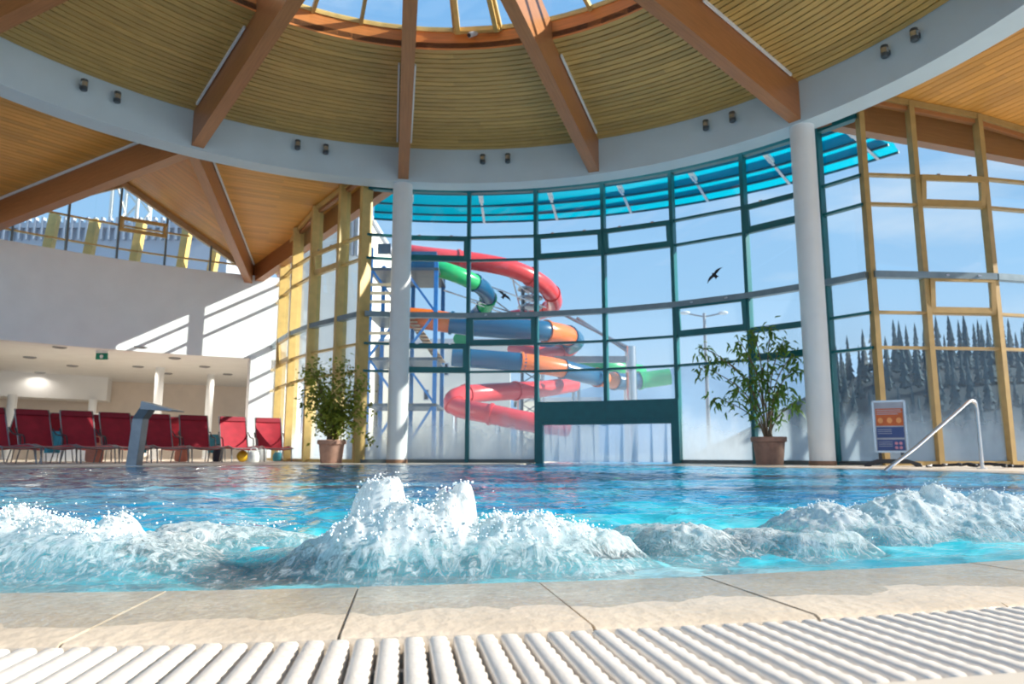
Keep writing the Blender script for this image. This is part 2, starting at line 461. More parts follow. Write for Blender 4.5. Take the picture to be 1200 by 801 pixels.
# ------------------------------------------------------------------ mesh helpers
class MB:
    def __init__(self):
        self.v, self.f, self.uv = [], [], []

    def quad(self, pts, uv=None):
        i = len(self.v)
        self.v += [Vector(p) for p in pts]
        self.f.append(tuple(range(i, i + len(pts))))
        self.uv.append(uv or [(0, 0)] * len(pts))

    def _cuboid(self, c8, L, w, h):
        i = len(self.v)
        self.v += [Vector(p) for p in c8]
        for fc, (a, b_) in (((0, 1, 2, 3), (w, h)), ((7, 6, 5, 4), (w, h))):
            self.f.append(tuple(i + k for k in fc))
            self.uv.append([(0, 0), (0, a), (0.1, a), (0.1, 0)])
        v0 = 0.0
        for k, d in enumerate((w, h, w, h)):
            a, b_ = k, (k + 1) % 4
            self.f.append((i + b_, i + a, i + a + 4, i + b_ + 4))
            self.uv.append([(0, v0 + d), (0, v0), (L, v0), (L, v0 + d)])
            v0 += d

    def bar(self, p0, p1, w, h, up=(0, 0, 1)):
        """square bar p0-p1, w across, h along up; centred"""
        p0, p1 = Vector(p0), Vector(p1)
        d = p1 - p0
        L_ = d.length
        d.normalize()
        s = d.cross(Vector(up))
        if s.length < 1e-5:
            s = d.cross(Vector((1, 0, 0)))
        s.normalize()
        u = s.cross(d)
        a, b_ = s * (w / 2), u * (h / 2)
        e0 = [p0 - a - b_, p0 + a - b_, p0 + a + b_, p0 - a + b_]
        e1 = [q + (p1 - p0) for q in e0]
        self._cuboid(e0 + e1, L_, w, h)
        return self

    def box(self, x0, x1, y0, y1, z0, z1):
        e0 = [(x0, y0, z0), (x0, y1, z0), (x0, y1, z1), (x0, y0, z1)]
        e1 = [(x1, y0, z0), (x1, y1, z0), (x1, y1, z1), (x1, y0, z1)]
        self._cuboid(e0 + e1, x1 - x0, y1 - y0, z1 - z0)
        return self

    def tube(self, pts, r, seg=10, cap=True):
        pts = [Vector(p) for p in pts]
        n = len(pts)
        rs = r if isinstance(r, (list, tuple)) else [r] * n
        base = len(self.v)
        prev = None
        for k, p in enumerate(pts):
            t = (pts[min(k + 1, n - 1)] - pts[max(k - 1, 0)]).normalized()
            if prev is None:
                ref = Vector((0, 0, 1)) if abs(t.z) < 0.9 else Vector((1, 0, 0))
                s = t.cross(ref).normalized()
            else:
                s = (prev - t * prev.dot(t)).normalized()
            prev = s
            u = s.cross(t)
            for j in range(seg):
                a = 2 * math.pi * j / seg
                self.v.append(p + (s * math.cos(a) + u * math.sin(a)) * rs[k])
        for k in range(n - 1):
            for j in range(seg):
                j2 = (j + 1) % seg
                a, b_ = base + k * seg, base + (k + 1) * seg
                self.f.append((a + j, a + j2, b_ + j2, b_ + j))
                self.uv.append([(0, 0)] * 4)
        if cap:
            self.f.append(tuple(base + j for j in range(seg))[::-1]); self.uv.append([(0, 0)] * seg)
            self.f.append(tuple(base + (n - 1) * seg + j for j in range(seg))); self.uv.append([(0, 0)] * seg)
        return self

    def lathe(self, prof, c, seg=24, a0=0, a1=360, closed_prof=False):
        """prof: (r, z) list turned about vertical axis at c"""
        c = Vector(c)
        full = abs(a1 - a0 - 360) < 1e-6
        na = seg if full else seg + 1
        base = len(self.v)
        m_ = len(prof)
        for k in range(na):
            a = math.radians(a0 + (a1 - a0) * k / seg)
            for r, z in prof:
                self.v.append(c + Vector((r * math.cos(a), r * math.sin(a), z)))
        for k in range(seg):
            k2 = (k + 1) % na
            for j in range(m_ if closed_prof else m_ - 1):
                j2 = (j + 1) % m_
                self.f.append((base + k * m_ + j, base + k2 * m_ + j, base + k2 * m_ + j2, base + k * m_ + j2))
                rr = prof[j][0]
                u0 = math.radians(a0 + (a1 - a0) * k / seg) * rr
                u1 = math.radians(a0 + (a1 - a0) * (k + 1) / seg) * rr
                dv = math.hypot(prof[j2][0] - prof[j][0], prof[j2][1] - prof[j][1])
                self.uv.append([(u0, 0), (u1, 0), (u1, dv), (u0, dv)])
        if closed_prof and not full:
            self.f.append(tuple(base + j for j in range(m_))); self.uv.append([(0, 0)] * m_)
            e = base + (na - 1) * m_
            self.f.append(tuple(e + j for j in range(m_))[::-1]); self.uv.append([(0, 0)] * m_)
        return self

    def prism(self, poly, thick):
        """flat polygon (3-D points) given a thickness vector"""
        poly = [Vector(p) for p in poly]
        t = Vector(thick)
        n = len(poly)
        i = len(self.v)
        self.v += poly + [p + t for p in poly]
        self.f.append(tuple(range(i, i + n))[::-1]); self.uv.append([(0, 0)] * n)
        self.f.append(tuple(range(i + n, i + 2 * n))); self.uv.append([(0, 0)] * n)
        for k in range(n):
            k2 = (k + 1) % n
            self.f.append((i + k, i + k2, i + n + k2, i + n + k)); self.uv.append([(0, 0)] * 4)
        return self

    def ball(self, c, r, seg=12, rings=8, sq=(1, 1, 1)):
        c = Vector(c)
        base = len(self.v)
        for k in range(rings + 1):
            ph = math.pi * k / rings
            for j in range(seg):
                a = 2 * math.pi * j / seg
                self.v.append(c + Vector((r * sq[0] * math.sin(ph) * math.cos(a), r * sq[1] * math.sin(ph) * math.sin(a), r * sq[2] * math.cos(ph))))
        for k in range(rings):
            for j in range(seg):
                j2 = (j + 1) % seg
                self.f.append((base + k * seg + j, base + (k + 1) * seg + j, base + (k + 1) * seg + j2, base + k * seg + j2))
                self.uv.append([(0, 0)] * 4)
        return self

    def build(self, name, material, parent=None, local=False, smooth=False, bevel=0.0):
        me = bpy.data.meshes.new(name)
        if parent is None:
            lo = Vector((min(p.x for p in self.v), min(p.y for p in self.v), min(p.z for p in self.v)))
            hi = Vector((max(p.x for p in self.v), max(p.y for p in self.v), max(p.z for p in self.v)))
            org = Vector(((lo.x + hi.x) / 2, (lo.y + hi.y) / 2, lo.z))
        elif local:
            org = Vector((0, 0, 0))
        else:
            org = ORG[parent]
        me.from_pydata([tuple(p - org) for p in self.v], [], self.f)
        ul = me.uv_layers.new(name='UVMap')
        flat = [c for face in self.uv for q in face for c in q]
        ul.data.foreach_set('uv', flat)
        me.materials.append(material)
        if smooth:
            me.polygons.foreach_set('use_smooth', [True] * len(me.polygons))
        me.update()
        o_ = bpy.data.objects.new(name, me)
        COL.objects.link(o_)
        if parent is None:
            o_.location = org
            ORG[o_] = org
        else:
            o_.parent = parent
            ORG[o_] = org
        if smooth:
            sm_ = o_.modifiers.new('smooth', 'EDGE_SPLIT'); sm_.split_angle = math.radians(40)
        if bevel:
            bv = o_.modifiers.new('bevel', 'BEVEL'); bv.width = bevel; bv.segments = 2; bv.limit_method = 'ANGLE'
        return o_


ORG = {}


def empty(name, loc):
    o_ = bpy.data.objects.new(name, None)
    COL.objects.link(o_)
    o_.empty_display_size = 0.1
    o_.location = loc
    ORG[o_] = Vector(loc)
    return o_


def tag(o_, label=None, cat=None, group=None, kind=None):
    if label: o_['label'] = label
    if cat: o_['category'] = cat
    if group: o_['group'] = group
    if kind: o_['kind'] = kind
    return o_


def copy_tree(o_, parent=None):
    c = o_.copy()
    COL.objects.link(c)
    c.parent = parent
    for ch in o_.children:
        copy_tree(ch, c)
    return c


def catmull(pts, n=8):
    pts = [Vector(p) for p in pts]
    P = [2 * pts[0] - pts[1]] + pts + [2 * pts[-1] - pts[-2]]
    out = []
    for i in range(1, len(P) - 2):
        for k in range(n):
            t = k / n
            a, b_, c, d = P[i - 1], P[i], P[i + 1], P[i + 2]
            out.append(0.5 * ((2 * b_) + (c - a) * t + (2 * a - 5 * b_ + 4 * c - d) * t * t + (3 * b_ - a - 3 * c + d) * t ** 3))
    out.append(pts[-1])
    return out


def hash2(ix, iy, seed):
    h = np.sin(ix * 127.1 + iy * 311.7 + seed * 74.7) * 43758.5453
    return h - np.floor(h)


def vnoise(x, y, seed=0):
    ix, iy = np.floor(x), np.floor(y)
    fx, fy = x - ix, y - iy
    fx = fx * fx * fx * (fx * (fx * 6 - 15) + 10); fy = fy * fy * fy * (fy * (fy * 6 - 15) + 10)
    a = hash2(ix, iy, seed); b_ = hash2(ix + 1, iy, seed); c = hash2(ix, iy + 1, seed); d = hash2(ix + 1, iy + 1, seed)
    return (a * (1 - fx) + b_ * fx) * (1 - fy) + (c * (1 - fx) + d * fx) * fy


def fbm(x, y, octv=4, seed=0, gain=0.5):
    s = 0; amp = 1; tot = 0
    for k in range(octv):
        s = s + amp * vnoise(x * 2 ** k + 17.3 * k, y * 2 ** k - 9.1 * k, seed + k)
        tot += amp; amp *= gain
    return s / tot


def grid_mesh(name, X, Y, Z, material, parent=None, attr=None, smooth=True, close_u=False):
    nu, nv = X.shape
    co = np.stack([X, Y, Z], -1).reshape(-1, 3)
    org = Vector((0, 0, 0)) if parent is None else ORG[parent]
    co = co - np.array(org)
    iu = np.arange(nu if close_u else nu - 1)[:, None]; iv = np.arange(nv - 1)[None, :]
    iu2 = (iu + 1) % nu
    q = np.stack([iu * nv + iv, iu2 * nv + iv, iu2 * nv + iv + 1, iu * nv + iv + 1], -1).reshape(-1, 4)
    me = bpy.data.meshes.new(name)
    me.vertices.add(len(co)); me.vertices.foreach_set('co', co.ravel())
    me.loops.add(q.size); me.loops.foreach_set('vertex_index', q.ravel().astype(np.int32))
    me.polygons.add(len(q)); me.polygons.foreach_set('loop_start', (np.arange(len(q)) * 4).astype(np.int32))
    me.update(calc_edges=True)
    if smooth:
        me.polygons.foreach_set('use_smooth', np.ones(len(q), bool))
    if attr is not None:
        a = me.attributes.new('aeration', 'FLOAT', 'POINT'); a.data.foreach_set('value', attr.ravel().astype(np.float32))
    me.materials.append(material)
    o_ = bpy.data.objects.new(name, me)
    COL.objects.link(o_)
    ORG[o_] = org
    if parent: o_.parent = parent
    return o_


# ================================================================== STRUCTURE
CH0, CH1 = 59.3, 79.3   # the swim-out channel between these angles

# deck: annular tiles round the pool, open at the channel
mb = MB()
mb.lathe([(R_GRATE, -0.06), (R_GRATE, 0.0), (14.2, 0.0), (14.2, -0.06)], (CX, CY, 0), seg=200, a0=CH1 + 0.5, a1=360 + CH0 - 0.5, closed_prof=True)
tag(mb.build('floor', M['deck']), 'pale beige tiled deck around the round pool', 'floor', kind='structure')
mb = MB()
mb.lathe([(14.2, -0.06), (14.2, 0.0), (25.6, 0.0), (25.6, -0.06)], (CX, CY, 0), seg=60, a0=109, a1=176, closed_prof=True)
tag(mb.build('floor', M['deck']), 'beige floor of the recess behind the loungers', 'floor', kind='structure')
# far coping (beyond the stones that are told apart) and gutter trough
mb = MB()
for a0, a1 in ((-56.2, CH0 - 0.5), (CH1 + 0.5, 258.0)):
    mb.lathe([(R_POOL, -0.25), (R_POOL, -0.005), (R_POOL + 0.02, 0.003), (R_GRATE, 0.003), (R_GRATE, -0.06), (R_POOL + 0.3, -0.25)], (CX, CY, 0), seg=90, a0=a0, a1=a1, closed_prof=True)
cope = tag(mb.build('pool_coping', M['coping']), 'cream stone coping rim along the curved pool edge', 'pool edge', kind='structure')
stone = None
ORGc = ORG[cope]
for k in range(17):
    a0 = -56.2 - 2.61 * (k + 1)
    if stone is None:
        mb = MB()
        g = 0.018
        prof = [(R_POOL, -0.2), (R_POOL, -0.020), (R_POOL + 0.008, -0.006), (R_POOL + 0.03, 0.0), (R_COPE - 0.012, 0.0), (R_COPE - 0.004, -0.003), (R_COPE, -0.012), (R_COPE, -0.2)]
        mb.lathe(prof, (0, 0, 0), seg=8, a0=g, a1=2.61 - g, closed_prof=True)
        stone = mb.build('coping_stone', M['coping'], cope, local=True, smooth=True)
        st = stone
    else:
        st = stone.copy(); COL.objects.link(st); st.parent = cope
    st.location = Vector((CX, CY, random.uniform(-0.001, 0.001))) - ORGc
    st.rotation_euler = (0, 0, math.radians(a0))
mb = MB()
mb.lathe([(R_POOL + 0.01, -0.30), (R_POOL + 0.01, -0.006), (R_COPE - 0.004, -0.006), (R_COPE - 0.004, -0.040), (R_GRATE + 0.01, -0.040), (R_GRATE + 0.01, -0.30)], (CX, CY, 0), seg=48, a0=258, a1=360 - 56.2, closed_prof=True)
tag(mb.build('gutter_trough', M['trough']), 'tan overflow gutter trough beneath the white grating bars', 'gutter', kind='structure')

# ring beam
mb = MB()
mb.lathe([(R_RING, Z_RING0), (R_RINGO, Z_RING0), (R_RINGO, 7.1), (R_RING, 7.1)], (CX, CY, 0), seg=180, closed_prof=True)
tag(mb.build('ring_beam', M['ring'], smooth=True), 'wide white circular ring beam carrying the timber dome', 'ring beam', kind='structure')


# dome ceiling with concentric planks
BEAMS = [AXIS + 30 * k for k in range(12)]
ZC0, ZC1, R_OC = 6.62, 7.10, 4.6
def zceil(r): return ZC0 + (R_RING - r) * (ZC1 - ZC0) / (R_RING - R_OC)
mb = MB()
mb.lathe([(R_RING + 0.05, zceil(R_RING) + 0.02), (R_OC, zceil(R_OC) + 0.02), (R_OC, zceil(R_OC) + 0.12), (R_RING + 0.05, zceil(R_RING) + 0.25)], (CX, CY, 0), seg=120, closed_prof=True)
ceil = tag(mb.build('ceiling', M['plank_back']), 'round timber plank ceiling between the dome beams', 'ceiling', kind='structure')
NP = 25
for b_ in BEAMS:
    mb = MB()
    for k in range(NP):
        w_ = (R_RING - R_OC) / NP
        r1 = R_RING - k * w_ - 0.013
        r0 = R_RING - (k + 1) * w_ + 0.013
        off = random.uniform(0, 9)
        sg = 8
        for j in range(sg):
            t0, t1 = b_ + 30 * j / sg, b_ + 30 * (j + 1) / sg
            z0, z1 = zceil(r0), zceil(r1)
            u0, u1 = off + math.radians(t0) * r0, off + math.radians(t1) * r0
            v0, v1 = k * 0.1275 + 0.002, (k + 1) * 0.1275 - 0.002
            A, B, C_, D = pol(r0, t0, z0), pol(r0, t1, z0), pol(r1, t1, z1), pol(r1, t0, z1)
            mb.quad([A, B, C_, D], [(u0, v0), (u1, v0), (u1, v1), (u0, v1)])
            up = Vector((0, 0, 0.025))
            mb.quad([A, A + up, B + up, B], [(u0, v0), (u0, v0), (u1, v0), (u1, v0)])
            mb.quad([D, C_, C_ + up, D + up], [(u0, v1), (u1, v1), (u1, v1), (u0, v1)])
    tag(mb.build('planks', M['plank'], ceil), kind='stuff')

# skylight curb
mb = MB()
mb.lathe([(R_OC, ZC1 - 0.01), (R_OC, 7.46), (R_OC + 0.2, 7.46), (R_OC + 0.2, ZC1 + 0.05)], (CX, CY, 0), seg=120, closed_prof=True)
tag(mb.build('skylight_curb', M['curb']), 'reddish timber curb ring below the glass skylight', 'curb', kind='structure')

# dome beams
def zbeam(r): return 5.93 + 0.16 * (R_RING - r)
beam0 = None
for k, b_ in enumerate(BEAMS):
    if beam0 is None:
        beam0 = empty('roof_beam', (CX, CY, 0))
        mb = MB()
        w_ = 0.11
        r0, r1 = 0.5, R_RING + 0.02
        zt = 0.95
        e0 = [(r0, -w_, zbeam(r0)), (r0, w_, zbeam(r0)), (r0, w_, zbeam(r0) + zt), (r0, -w_, zbeam(r0) + zt)]
        e1 = [(r1, -w_, zbeam(r1)), (r1, w_, zbeam(r1)), (r1, w_, zbeam(r1) + zt), (r1, -w_, zbeam(r1) + zt)]
        mb._cuboid(e0 + e1, r1 - r0, 0.22, zt)
        mb.build('timber', M['beam'], beam0, local=True)
        for s in (-1, 1):
            mb = MB()
            mb.bar((5.0, s * 0.145, zceil(5.0) - 0.03), (7.45, s * 0.145, zceil(7.45) - 0.03), 0.03, 0.05)
            mb.build('cove_strip', M['white'], beam0, local=True)
        bm_ = beam0
    else:
        bm_ = copy_tree(beam0)
    bm_.rotation_euler = (0, 0, math.radians(b_))
    tag(bm_, 'brown glued-timber beam radiating from the skylight to the white ring', 'beam', 'radial dome beams', 'structure')

# skylight glazing
sk = tag(empty('window_1', (CX, CY, 7.46)), 'round glass skylight with yellow glazing bars over the timber dome', 'window', kind='structure')
Z_SK = lambda r: 7.47 + (R_OC - r) * 0.32
for k in range(36):
    t0, t1 = AXIS + 10 * k, AXIS + 10 * (k + 1)
    mb = MB()
    r0, r1 = 0.4, R_OC + 0.05
    mb.prism([pol(r1, t0, Z_SK(r1)), pol(r1, t1, Z_SK(r1)), pol(r0, t1, Z_SK(r0)), pol(r0, t0, Z_SK(r0))], (0, 0, 0.012))
    mb.build('pane', M['glass'], sk)
    mb = MB()
    mb.bar(pol(R_OC + 0.05, t0, Z_SK(R_OC) - 0.04), pol(0.4, t0, Z_SK(0.4) - 0.04), 0.06, 0.09)
    mb.build('glazing_bar', M['ochre'], sk)
mb = MB()
mb.lathe([(R_OC - 0.02, 7.42), (R_OC + 0.06, 7.42), (R_OC + 0.06, 7.50), (R_OC - 0.02, 7.50)], (CX, CY, 0), seg=72, closed_prof=True)
mb.build('rim', M['ochre'], sk)
mb = MB()
mb.lathe([(0.0, Z_SK(0.4) - 0.5), (0.55, Z_SK(0.4) - 0.5), (0.55, Z_SK(0.4) + 0.1), (0, Z_SK(0.4) + 0.15)], (CX, CY, 0), seg=24)
mb.build('hub', M['beam'], sk)
# opening skylight sash above the far curb
for t0, t1 in ((79.3, 89.3),):
    mb = MB()
    for ra, rb in ((R_OC - 0.08, R_OC - 0.08), (R_OC - 1.9, R_OC - 1.9)):
        mb.bar(pol(ra, t0, Z_SK(ra) - 0.1), pol(rb, t1, Z_SK(rb) - 0.1), 0.09, 0.08)
    for t in (t0 + 0.8, t1 - 0.8):
        mb.bar(pol(R_OC - 0.06, t, Z_SK(R_OC) - 0.1), pol(R_OC - 1.9, t, Z_SK(R_OC - 1.9) - 0.1), 0.08, 0.08)
    mb.build('vent_sash', M['yellow'], sk)

# columns below the ring
for a_, lab in ((99.3, 'round white column beside the potted leafy bush'), (39.3, 'round white column between the sparse potted plant and the poster stand'),
                (159.3, 'round white column at the lounger side of the pool'), (-20.7, 'round white column near the pool handrail')):
    c = pol(7.97, a_)
    root = empty('column', c)
    MB().lathe([(0.205, 0.06), (0.205, 5.88)], c, seg=32).build('shaft', M['column'], root, smooth=True)
    MB().lathe([(0.0, 0.0), (0.215, 0.0), (0.215, 0.07), (0.2, 0.075)], c, seg=32).build('base_band', M['column_base'], root, smooth=True)
    tag(root, lab, 'column', 'hall columns', 'structure')

# ------------------------------------------------------------------ wing roofs
EA = Vector((-7.45, 20.5, 5.38))      # outer end of the long rafter
RIDGE = Vector((-10.1, 18.27, 7.2))
P99, P129, P159 = pol(8.18, 99.3, 6.5), pol(8.18, 129.3, 6.55), pol(8.18, 159.3, 6.5)
EB = mirror129(EA)


def plank_tri(A, B, C_, n, material, parent, name='planks', thick=0.03):
    """strips parallel to AB, the last one ending at C"""
    mb = MB()
    A, B, C_ = Vector(A), Vector(B), Vector(C_)
    up = Vector((0, 0, thick))
    for k in range(n):
        t0, t1 = (k + 0.04) / n, (k + 0.96) / n
        q = [A.lerp(C_, t0), B.lerp(C_, t0), B.lerp(C_, t1), A.lerp(C_, t1)]
        l0, l1 = (q[1] - q[0]).length, (q[2] - q[3]).length
        v0, v1 = k * 0.16 + 0.002, k * 0.16 + 0.158
        o0 = (q[0] - A).dot((B - A).normalized())
        o1 = (q[3] - A).dot((B - A).normalized())
        mb.quad(q, [(o0, v0), (o0 + l0, v0), (o1 + l1, v1), (o1, v1)])
        mb.quad([q[0], q[0] + up, q[1] + up, q[1]]); mb.quad([q[3], q[2], q[2] + up, q[3] + up])
    return tag(mb.build(name, material, parent), kind='stuff')


def wing(R, side):
    """R maps a point of the left wing to this wing"""
    pa, pb, pc, ea, eb, rd = R(P99), R(P129), R(P159), R(EA), R(EB), R(RIDGE)
    root = empty('ceiling', R(Vector((-7, 17, 6))))
    tag(root, 'folded timber ceiling of the %s wing outside the white ring' % side, 'ceiling', kind='structure')
    up = Vector((0, 0, 0.032))
    for nm, (a, b_, c, n) in {'p': (pa, pb, ea, 56), 'q': (pc, pb, eb, 56), 'r': (ea, rd, pb, 60), 's': (eb, rd, pb, 60)}.items():
        plank_tri(a, b_, c, n, M['wing_plank'], root)
        MB().prism([a + up, b_ + up, c + up], (0, 0, 0.15)).build('roof_slab', M['plank_back'], root)

    def rafter(p, q, depth, label, strip=None, w=0.2):
        b0 = empty('roof_beam', p)
        mb = MB()
        dn = Vector((0, 0, -depth / 2 + 0.02))
        mb.bar(p + dn, q + dn, w, depth)
        mb.build('timber', M['beam'], b0)
        if strip is not None:
            d = (q - p).normalized().cross(Vector((0, 0, 1))).normalized() * strip
            MB().bar(p.lerp(q, 0.03) + d + Vector((0, 0, -0.03)), p.lerp(q, 0.93) + d + Vector((0, 0, -0.03)), 0.03, 0.05).build('cove_strip', M['white'], b0)
        tag(b0, label, 'beam', kind='structure')
    s = 1 if side == 'left' else -1
    rafter(pb, ea, 0.58, 'brown timber rafter running from the white ring to the %s glass wing corner' % side, 0.13 * s)
    rafter(pb, eb, 0.62, 'dark brown timber rafter above the clerestory window of the %s wing' % side, -0.14 * s, w=0.24)
    rafter(pa, ea, 0.50, 'brown eaves beam passing outside the glass of the %s wing' % side, w=0.22)
    rafter(pc, eb, 0.50, 'brown eaves beam on the far side of the %s wing' % side, w=0.22)
    # pale edge board under the gable
    mb = MB()
    for e_ in (ea, eb):
        mb.bar(e_ + Vector((0, 0, -0.08)), rd + Vector((0, 0, -0.08)), 0.12, 0.16)
    mb.build('edge_board', M['tan_wood'], root)


wing(lambda p: Vector(p), 'left')
wing(reflect, 'right')

# ------------------------------------------------------------------ glass fronts
ROWS = [0.05, 1.92, 2.51, 3.14, 4.38, 4.90]
WN = [2]


def plane_z(a, b_, c):
    n_ = (b_ - a).cross(c - a)
    return lambda p: a.z - (n_.x * (p[0] - a.x) + n_.y * (p[1] - a.y)) / n_.z


zwing = plane_z(P99, P129, EA)


def bay(p0, p1, frame, label, vents=(), top=None, skip=0, post_z=0.0, post=True, rail_mat=None, post_w=0.075, post_d=0.16):
    """one glazed bay from p0 to p1; posts stand at p0; top(p) gives the head height"""
    p0, p1 = Vector((p0[0], p0[1], 0)), Vector((p1[0], p1[1], 0))
    top = top or (lambda p: 6.0)
    d = (p1 - p0).normalized()
    inw = Vector((CX, CY, 0)) - (p0 + p1) / 2
    nrm = Vector((-d.y, d.x, 0))
    if nrm.dot(inw) < 0: nrm = -nrm
    root = empty('window_%d' % WN[0], (p0 + p1) / 2); WN[0] += 1
    tag(root, label, 'window', kind='structure')
    z = Vector((0, 0, 1))
    if post:
        t0 = top(p0)
        MB().bar(p0 + z * post_z + nrm * 0.04, p0 + z * t0 + nrm * 0.04, post_w, post_d, up=nrm).build('mullion', frame, root)
    for k in range(skip, len(ROWS)):
        z0 = ROWS[k]
        last = k == len(ROWS) - 1
        za, zb = (ROWS[k + 1],) * 2 if not last else (top(p0) - 0.03, top(p1) - 0.03)
        g = M['glass_fog'] if k == 0 else (M['glass_mid'] if k in (1, 2) else M['glass'])
        e = 0.03
        mb = MB()
        q = [p0 + d * e + z * (z0), p1 - d * e + z * (z0), p1 - d * e + z * zb, p0 + d * e + z * za]
        if k in vents:
            root_v = MB()
            w_ = 0.085
            off = nrm * 0.075
            tilt = nrm * 0.05
            A, B = p0 + d * 0.05 + z * (z0 + 0.02) + off, p1 - d * 0.05 + z * (z0 + 0.02) + off
            C_, D = p1 - d * 0.05 + z * (zb - 0.02) + off + tilt, p0 + d * 0.05 + z * (za - 0.02) + off + tilt
            root_v.bar(A + z * 0.03, B + z * 0.03, 0.06, 0.10, up=z)
            root_v.bar(D - z * 0.03, C_ - z * 0.03, 0.06, 0.10, up=z)
            root_v.bar(A + d * 0.03, D + d * 0.03, w_, 0.06, up=nrm)
            root_v.bar(B - d * 0.03, C_ - d * 0.03, w_, 0.06, up=nrm)
            sash = root_v.build('vent_sash', frame, root)
            MB().prism([A, B, C_, D], nrm * 0.01).build('pane', g, sash)
            for u in (0.25, 0.75):
                hp = D.lerp(C_, u) + nrm * 0.04 + z * 0.02
                MB().bar(hp - d * 0.03, hp + d * 0.03, 0.02, 0.025).build('hinge', M['steel'], sash)
        else:
            mb.prism(q, nrm * 0.012)
            mb.build('pane', g, root)
        # rail at the foot of this row
        if k == 0:
            MB().bar(p0 + z * 0.035 + nrm * 0.02, p1 + z * 0.035 + nrm * 0.02, 0.12, 0.07).build('sill', M['sill'] if frame is M['teal'] else frame, root)
        elif z0 == 3.14:
            MB().bar(p0 + z * z0 + nrm * 0.09, p1 + z * z0 + nrm * 0.09, 0.14, 0.11).build('transom', rail_mat or M['rail'], root)
        else:
            MB().bar(p0 + z * z0 + nrm * 0.04, p1 + z * z0 + nrm * 0.04, 0.10, 0.045).build('rail', frame, root)
    MB().bar(p0 + z * (top(p0) - 0.03) + nrm * 0.03, p1 + z * (top(p1) - 0.03) + nrm * 0.03, 0.14, 0.10).build('head_rail', frame, root)
    return root


MUL = [104.3, 99.3, 89.3, 79.3, 69.3, 59.3, 49.3, 39.3, 34.3]
centre_labels = [
    'narrow teal-framed window at the left corner of the curved glass front',
    'teal-framed window with two vent sashes behind the column, blue stair tower outside',
    'teal-framed window with a vent just below the transom, red tube slides outside',
    'teal-framed window above the swim-out opening, nearer the slides, with one high vent',
    'teal-framed window above the swim-out opening, nearer the sparse plant, with one high vent',
    'teal-framed window with a flying bird decal and a low vent behind the plant',
    'teal-framed window with two vent sashes beside the round column and sparse plant',
    'narrow teal-framed window between the round column and the ochre mullion']
centre_vents = [(), (4, 1), (2,), (4,), (4,), (2,), (4, 1), ()]
WIN = []
for k in range(8):
    WIN.append(bay(pol(R_GLASS, MUL[k]), pol(R_GLASS, MUL[k + 1]), M['teal'], centre_labels[k], centre_vents[k], skip=1 if k in (3, 4) else 0,
                   post=k > 0, post_z=1.2 if k == 4 else 0.0))
# re-cut lower row over the swim-out opening: header, posts and a pane above the header
for k, nm in ((3, 0), (4, 1)):
    root = WIN[k]
    p0, p1 = pol(R_GLASS, MUL[k]), pol(R_GLASS, MUL[k + 1])
    d = (p1 - p0).normalized(); nrm = Vector((-d.y, d.x, 0))
    if nrm.dot(Vector((CX, CY, 0)) - p0) < 0: nrm = -nrm
    z = Vector((0, 0, 1))
    MB().prism([p0 + z * 1.25, p1 + z * 1.25, p1 + z * 1.92, p0 + z * 1.92], nrm * 0.012).build('pane', M['glass_mid'], root)
    MB().bar(p0 + z * 1.02 + nrm * 0.06, p1 + z * 1.02 + nrm * 0.06, 0.2, 0.48).build('header', M['teal'], root)
    MB().bar(p0 + z * 0.88 + nrm * 0.165, p1 + z * 0.88 + nrm * 0.165, 0.02, 0.03).build('header_bead', M['teal'], root)
for a_, s in ((MUL[3], -1), (MUL[5], 1)):
    p = pol(R_GLASS - 0.06, a_ + 0.35 * s)
    o_ = MB().bar(p + Vector((0, 0, -0.25)), p + Vector((0, 0, 1.24)), 0.16, 0.22, up=(p - Vector((CX, CY, 0))).normalized()).build('gate_post', M['teal'])
    tag(o_, 'teal jamb post of the swim-out opening on the %s side' % ('slide' if s < 0 else 'plant'), 'post', kind='structure')
# strip curtain of clear plastic in the swim-out opening
sc_ = tag(empty('strip_curtain', pol(R_GLASS, AXIS)), 'clear plastic strip curtain hanging in the swim-out opening', 'curtain')
NS = 18
for k in range(NS):
    a_ = MUL[3] - 0.9 - (20 - 1.8) * k / NS
    a2 = a_ - (20 - 1.8) / NS * 1.08
    rr = R_GLASS + 0.02 + 0.012 * (k % 2)
    p0, p1 = pol(rr, a_), pol(rr, a2)
    nr = (Vector((CX, CY, 0)) - p0).normalized()
    ua, ub = Vector((0, 0, 0.02)), Vector((0, 0, 0.80))
    wv = nr * random.uniform(-0.02, 0.03)
    MB().prism([p0 + ua + wv, p1 + ua + wv, p1 + ub, p0 + ub], nr * 0.004).build('strip', M['glass_strip'], sc_)

WL = [pol(R_GLASS, 104.3), (-3.80, 16.15), (-4.65, 17.05), (-5.40, 18.10), (-6.10, 19.35), (-6.75, 20.70)]
WL = [Vector((p[0], p[1], 0)) for p in WL]
WR = [reflect(p) for p in WL]
zr = lambda p: zwing(reflect(Vector((p[0], p[1], 0))))
ll = ['ochre-framed narrow window next to the teal corner of the left glass wing', 'ochre-framed window with a high vent behind the leafy potted bush',
      'ochre-framed window of the left wing, second beyond the leafy bush', 'ochre-framed window of the left wing, third beyond the leafy bush', 'ochre-framed window at the white pillar end of the left wing']
for k in range(5):
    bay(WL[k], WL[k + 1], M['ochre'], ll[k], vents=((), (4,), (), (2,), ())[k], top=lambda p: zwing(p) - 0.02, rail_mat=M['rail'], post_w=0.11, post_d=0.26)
lr = ['ochre-framed window behind the poster stand', 'ochre-framed window with two vent sashes behind the pool handrail', 'ochre-framed window of the right wing, second past the handrail',
      'ochre-framed window of the right wing, third past the handrail', 'ochre-framed window at the far end of the right wing']
